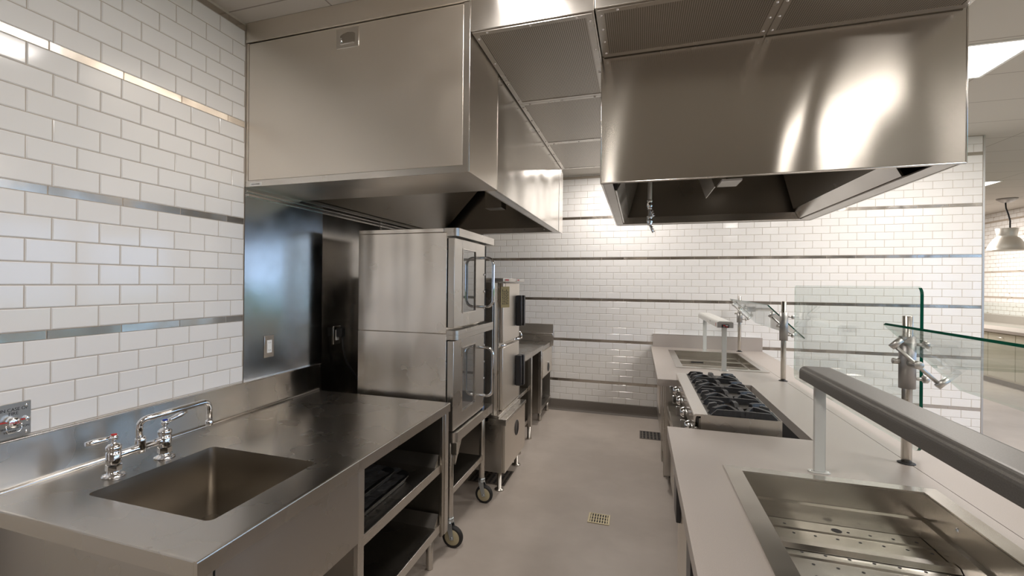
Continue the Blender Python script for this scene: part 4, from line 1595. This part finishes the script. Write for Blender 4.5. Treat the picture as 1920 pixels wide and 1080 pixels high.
def guard_post(y, label, slant, knobs_out, mirror=False):
    t = thing('guard_post', label, 'post', (PX, y, QZ), 'steel posts of the glass guards')
    m = MB()
    m.cyl((PX, y, QZ + 0.004), (PX, y, 1.452), 0.0175, POSTMETAL, 20)
    m.build('pole', t)
    m = MB()
    m.lathe([(0, 0.0006), (0.030, 0.0006), (0.030, 0.003), (0.022, 0.006), (0, 0.006)], (PX, y, QZ), RUBBER, n=20)
    m.build('base_ring', t)
    zc0, zc1 = (1.155, 1.368)
    if slant == 'end':
        zc0, zc1 = 1.165, 1.275
    m = MB()
    m.lathe([(0.0178, zc0), (0.028, zc0), (0.028, zc1), (0.0178, zc1)], (PX, y, 0), COLLAR, n=24)
    m.build('collar', t)
    sgn = {'near': -1, 'far': -1, 'end': -1}[slant]
    # slanted two-prong bracket holding the tilted pane
    by = y + (0.058 if slant == 'far' else -0.045 if slant == 'end' else -0.070)
    c = Vector((PX, by, 1.262 if slant != 'end' else 1.285))
    m = MB()
    d = Vector((0.7071, 0, -0.7071))
    nrm = Vector((0.7071, 0, 0.7071))
    m.tube([c - d * 0.105, c + d * 0.105], 0.0075, SATIN, 6)
    for s in (-0.105, 0.105):
        m.tube([c + d * s - nrm * 0.012, c + d * s + nrm * ((2.37 - c.x - c.z) * 0.7071 - 0.0075)], 0.0125, SATIN, 14)
    m.cyl((PX, y + math.copysign(0.026, by - y), c.z), (PX, by + math.copysign(0.020, by - y), c.z), 0.016, SATIN, 18)
    m.build('bracket_arm', t)
    zs = (1.195, 1.335) if slant != 'end' else (1.20,)
    for zz in zs:
        m = MB()
        m.cyl((PX + 0.026, y, zz), (PX + 0.052, y, zz), 0.007, SATIN, 10)
        m.lathe([(0, 0), (0.015, 0.001), (0.016, 0.004), (0.016, 0.014), (0.012, 0.018), (0, 0.018)], (PX + 0.052, y, zz), SATIN, (1, 0, 0), 16)
        m.build('clamp_knob', t)
    m = MB()
    m.cyl((PX - 0.027, y, 1.265), (PX - 0.05, y, 1.265), 0.012, SATIN, 12)
    m.build('clamp_knob', t)
    return t


guard_post(5.86, 'steel guard post at the counter end beside the tiled wall', 'end', 1)
guard_post(4.192, 'middle steel guard post between range and far well', 'far', 1)
guard_post(2.428, 'large near steel guard post beside the dark heat lamp', 'near', 1)


def pane(label, quad, th, nrm, dark=()):
    """glass sheet: quad corners in order, thickness th along nrm; green polished edges"""
    nv = Vector(nrm).normalized() * th / 2
    m = MB()
    q = [Vector(p) for p in quad]
    n = len(q)
    A = [m.bm.verts.new(p - nv) for p in q]
    B = [m.bm.verts.new(p + nv) for p in q]
    for L in (A[::-1], B):
        f = m.bm.faces.new(L); f.material_index = m.mi(GLASS)
    for i in range(n):
        f = m.bm.faces.new((A[i], A[(i + 1) % n], B[(i + 1) % n], B[i])); f.material_index = m.mi(GLASSEDGE if i in dark else GLASSRIM)
    o = m.build('glass_pane')
    return tag(o, label, 'glass guard', 'glass guard panes')


def tilted(y0, y1, dx=0.0):
    # crosswise: top toward the cooks, bottom toward the guests
    return [(0.938 + dx, y0, 1.420), (0.938 + dx, y1, 1.420), (1.185 + dx, y1, 1.172), (1.185 + dx, y0, 1.172)]


pane('small tilted glass guard pane over the far well', tilted(4.224, 5.830, 0.012), 0.009, (0.708, 0, 0.706), (3, 0))
pane('large tilted glass guard pane with a thick green upper edge', tilted(0.6, 2.374, 0.012), 0.011, (0.708, 0, 0.706), (0,))
yv0, yv1, zv0, zv1, rr = 2.475, 4.165, 0.880, 1.574, 0.035
P = rrect(yv0, yv1, zv0, zv1, rr, 5)
pane('tall upright glass guard pane with rounded corners behind the range', [(1.118, a, b) for a, b in P], 0.012, (1, 0, 0), (8, 9, 10, 11, 12, 13, 14, 15))

# ------------------------------------------------------------------ floor drains


def drain(x, y, w, label, mt):
    t = thing('floor_drain', label, 'drain', (x, y, 0), 'square floor drains')
    m = MB()
    h = w / 2
    for a in ((-h, h, -h, -h + 0.012), (-h, h, h - 0.012, h), (-h, -h + 0.012, -h + 0.012, h - 0.012), (h - 0.012, h, -h + 0.012, h - 0.012)):
        m.box(x + a[0], x + a[1], y + a[2], y + a[3], 0.0003, 0.004, mt)
    m.build('frame', t)
    m = MB()
    m.box(x - h + 0.012, x + h - 0.012, y - h + 0.012, y + h - 0.012, 0.0003, 0.001, INK)
    n = 7
    for i in range(n):
        a = x - h + 0.012 + (2 * h - 0.024) * (i + 0.25) / n
        m.box(a, a + (2 * h - 0.024) / n * 0.45, y - h + 0.012, y + h - 0.012, 0.001, 0.0035, mt)
    for q in (-0.3, 0.3):
        m.box(x - h + 0.012, x + h - 0.012, y + q * h - 0.004, y + q * h + 0.004, 0.001, 0.0036, mt)
    m.build('grate', t)


DR1 = mat('drain_brass', (0.50, 0.44, 0.30), 0.35, 1.0)
DR2 = mat('drain_grey', (0.22, 0.20, 0.18), 0.45, 0.7)
drain(-0.236, 3.29, 0.140, 'brass floor drain in the middle of the aisle', DR1)
drain(0.16, 5.28, 0.27, 'dark floor drain beside the serving counter base', DR2)
drain(-1.12, 3.72, 0.30, 'shadowed floor drain under the steamer', DR2)

# ------------------------------------------------------------------ counter in the room beyond
t = thing('beverage_counter', 'pale laminate counter with grey top along the far tiled wall', 'counter', (6.1, 11.5, 0))
m = MB()
m.box(5.52, 6.68, 9.0, 13.9, 0.09, 0.845, BEIGE)
m.box(5.60, 6.68, 9.0, 13.9, 0.0, 0.0899, COVE)
m.build('cabinet', t)
m = MB()
m.box(5.48, 6.69, 8.95, 13.9, 0.846, 0.890, QUARTZ)
m.build('countertop', t)
m = MB()
m.box(6.66, 6.694, 8.95, 13.9, 0.891, 1.040, QUARTZ)
m.build('backsplash', t)
for i in range(8):
    m = MB()
    y0 = 9.02 + i * 0.61
    m.box(5.505, 5.5195, y0, y0 + 0.595, 0.12, 0.83, BEIGE, 0.002)
    dd_ = m.build('door', t)
    m = MB()
    m.tube([(5.504, y0 + 0.24, 0.77), (5.48, y0 + 0.25, 0.77), (5.48, y0 + 0.35, 0.77), (5.504, y0 + 0.36, 0.77)], 0.006, SATIN, 8)
    m.build('handle', dd_)
m = MB()
m.box(6.05, 6.058, 9.2, 13.8, 0.891, 1.30, GLASS)
tag(m.build('counter_shield'), 'clear glass shield standing on the far grey counter', 'glass guard')
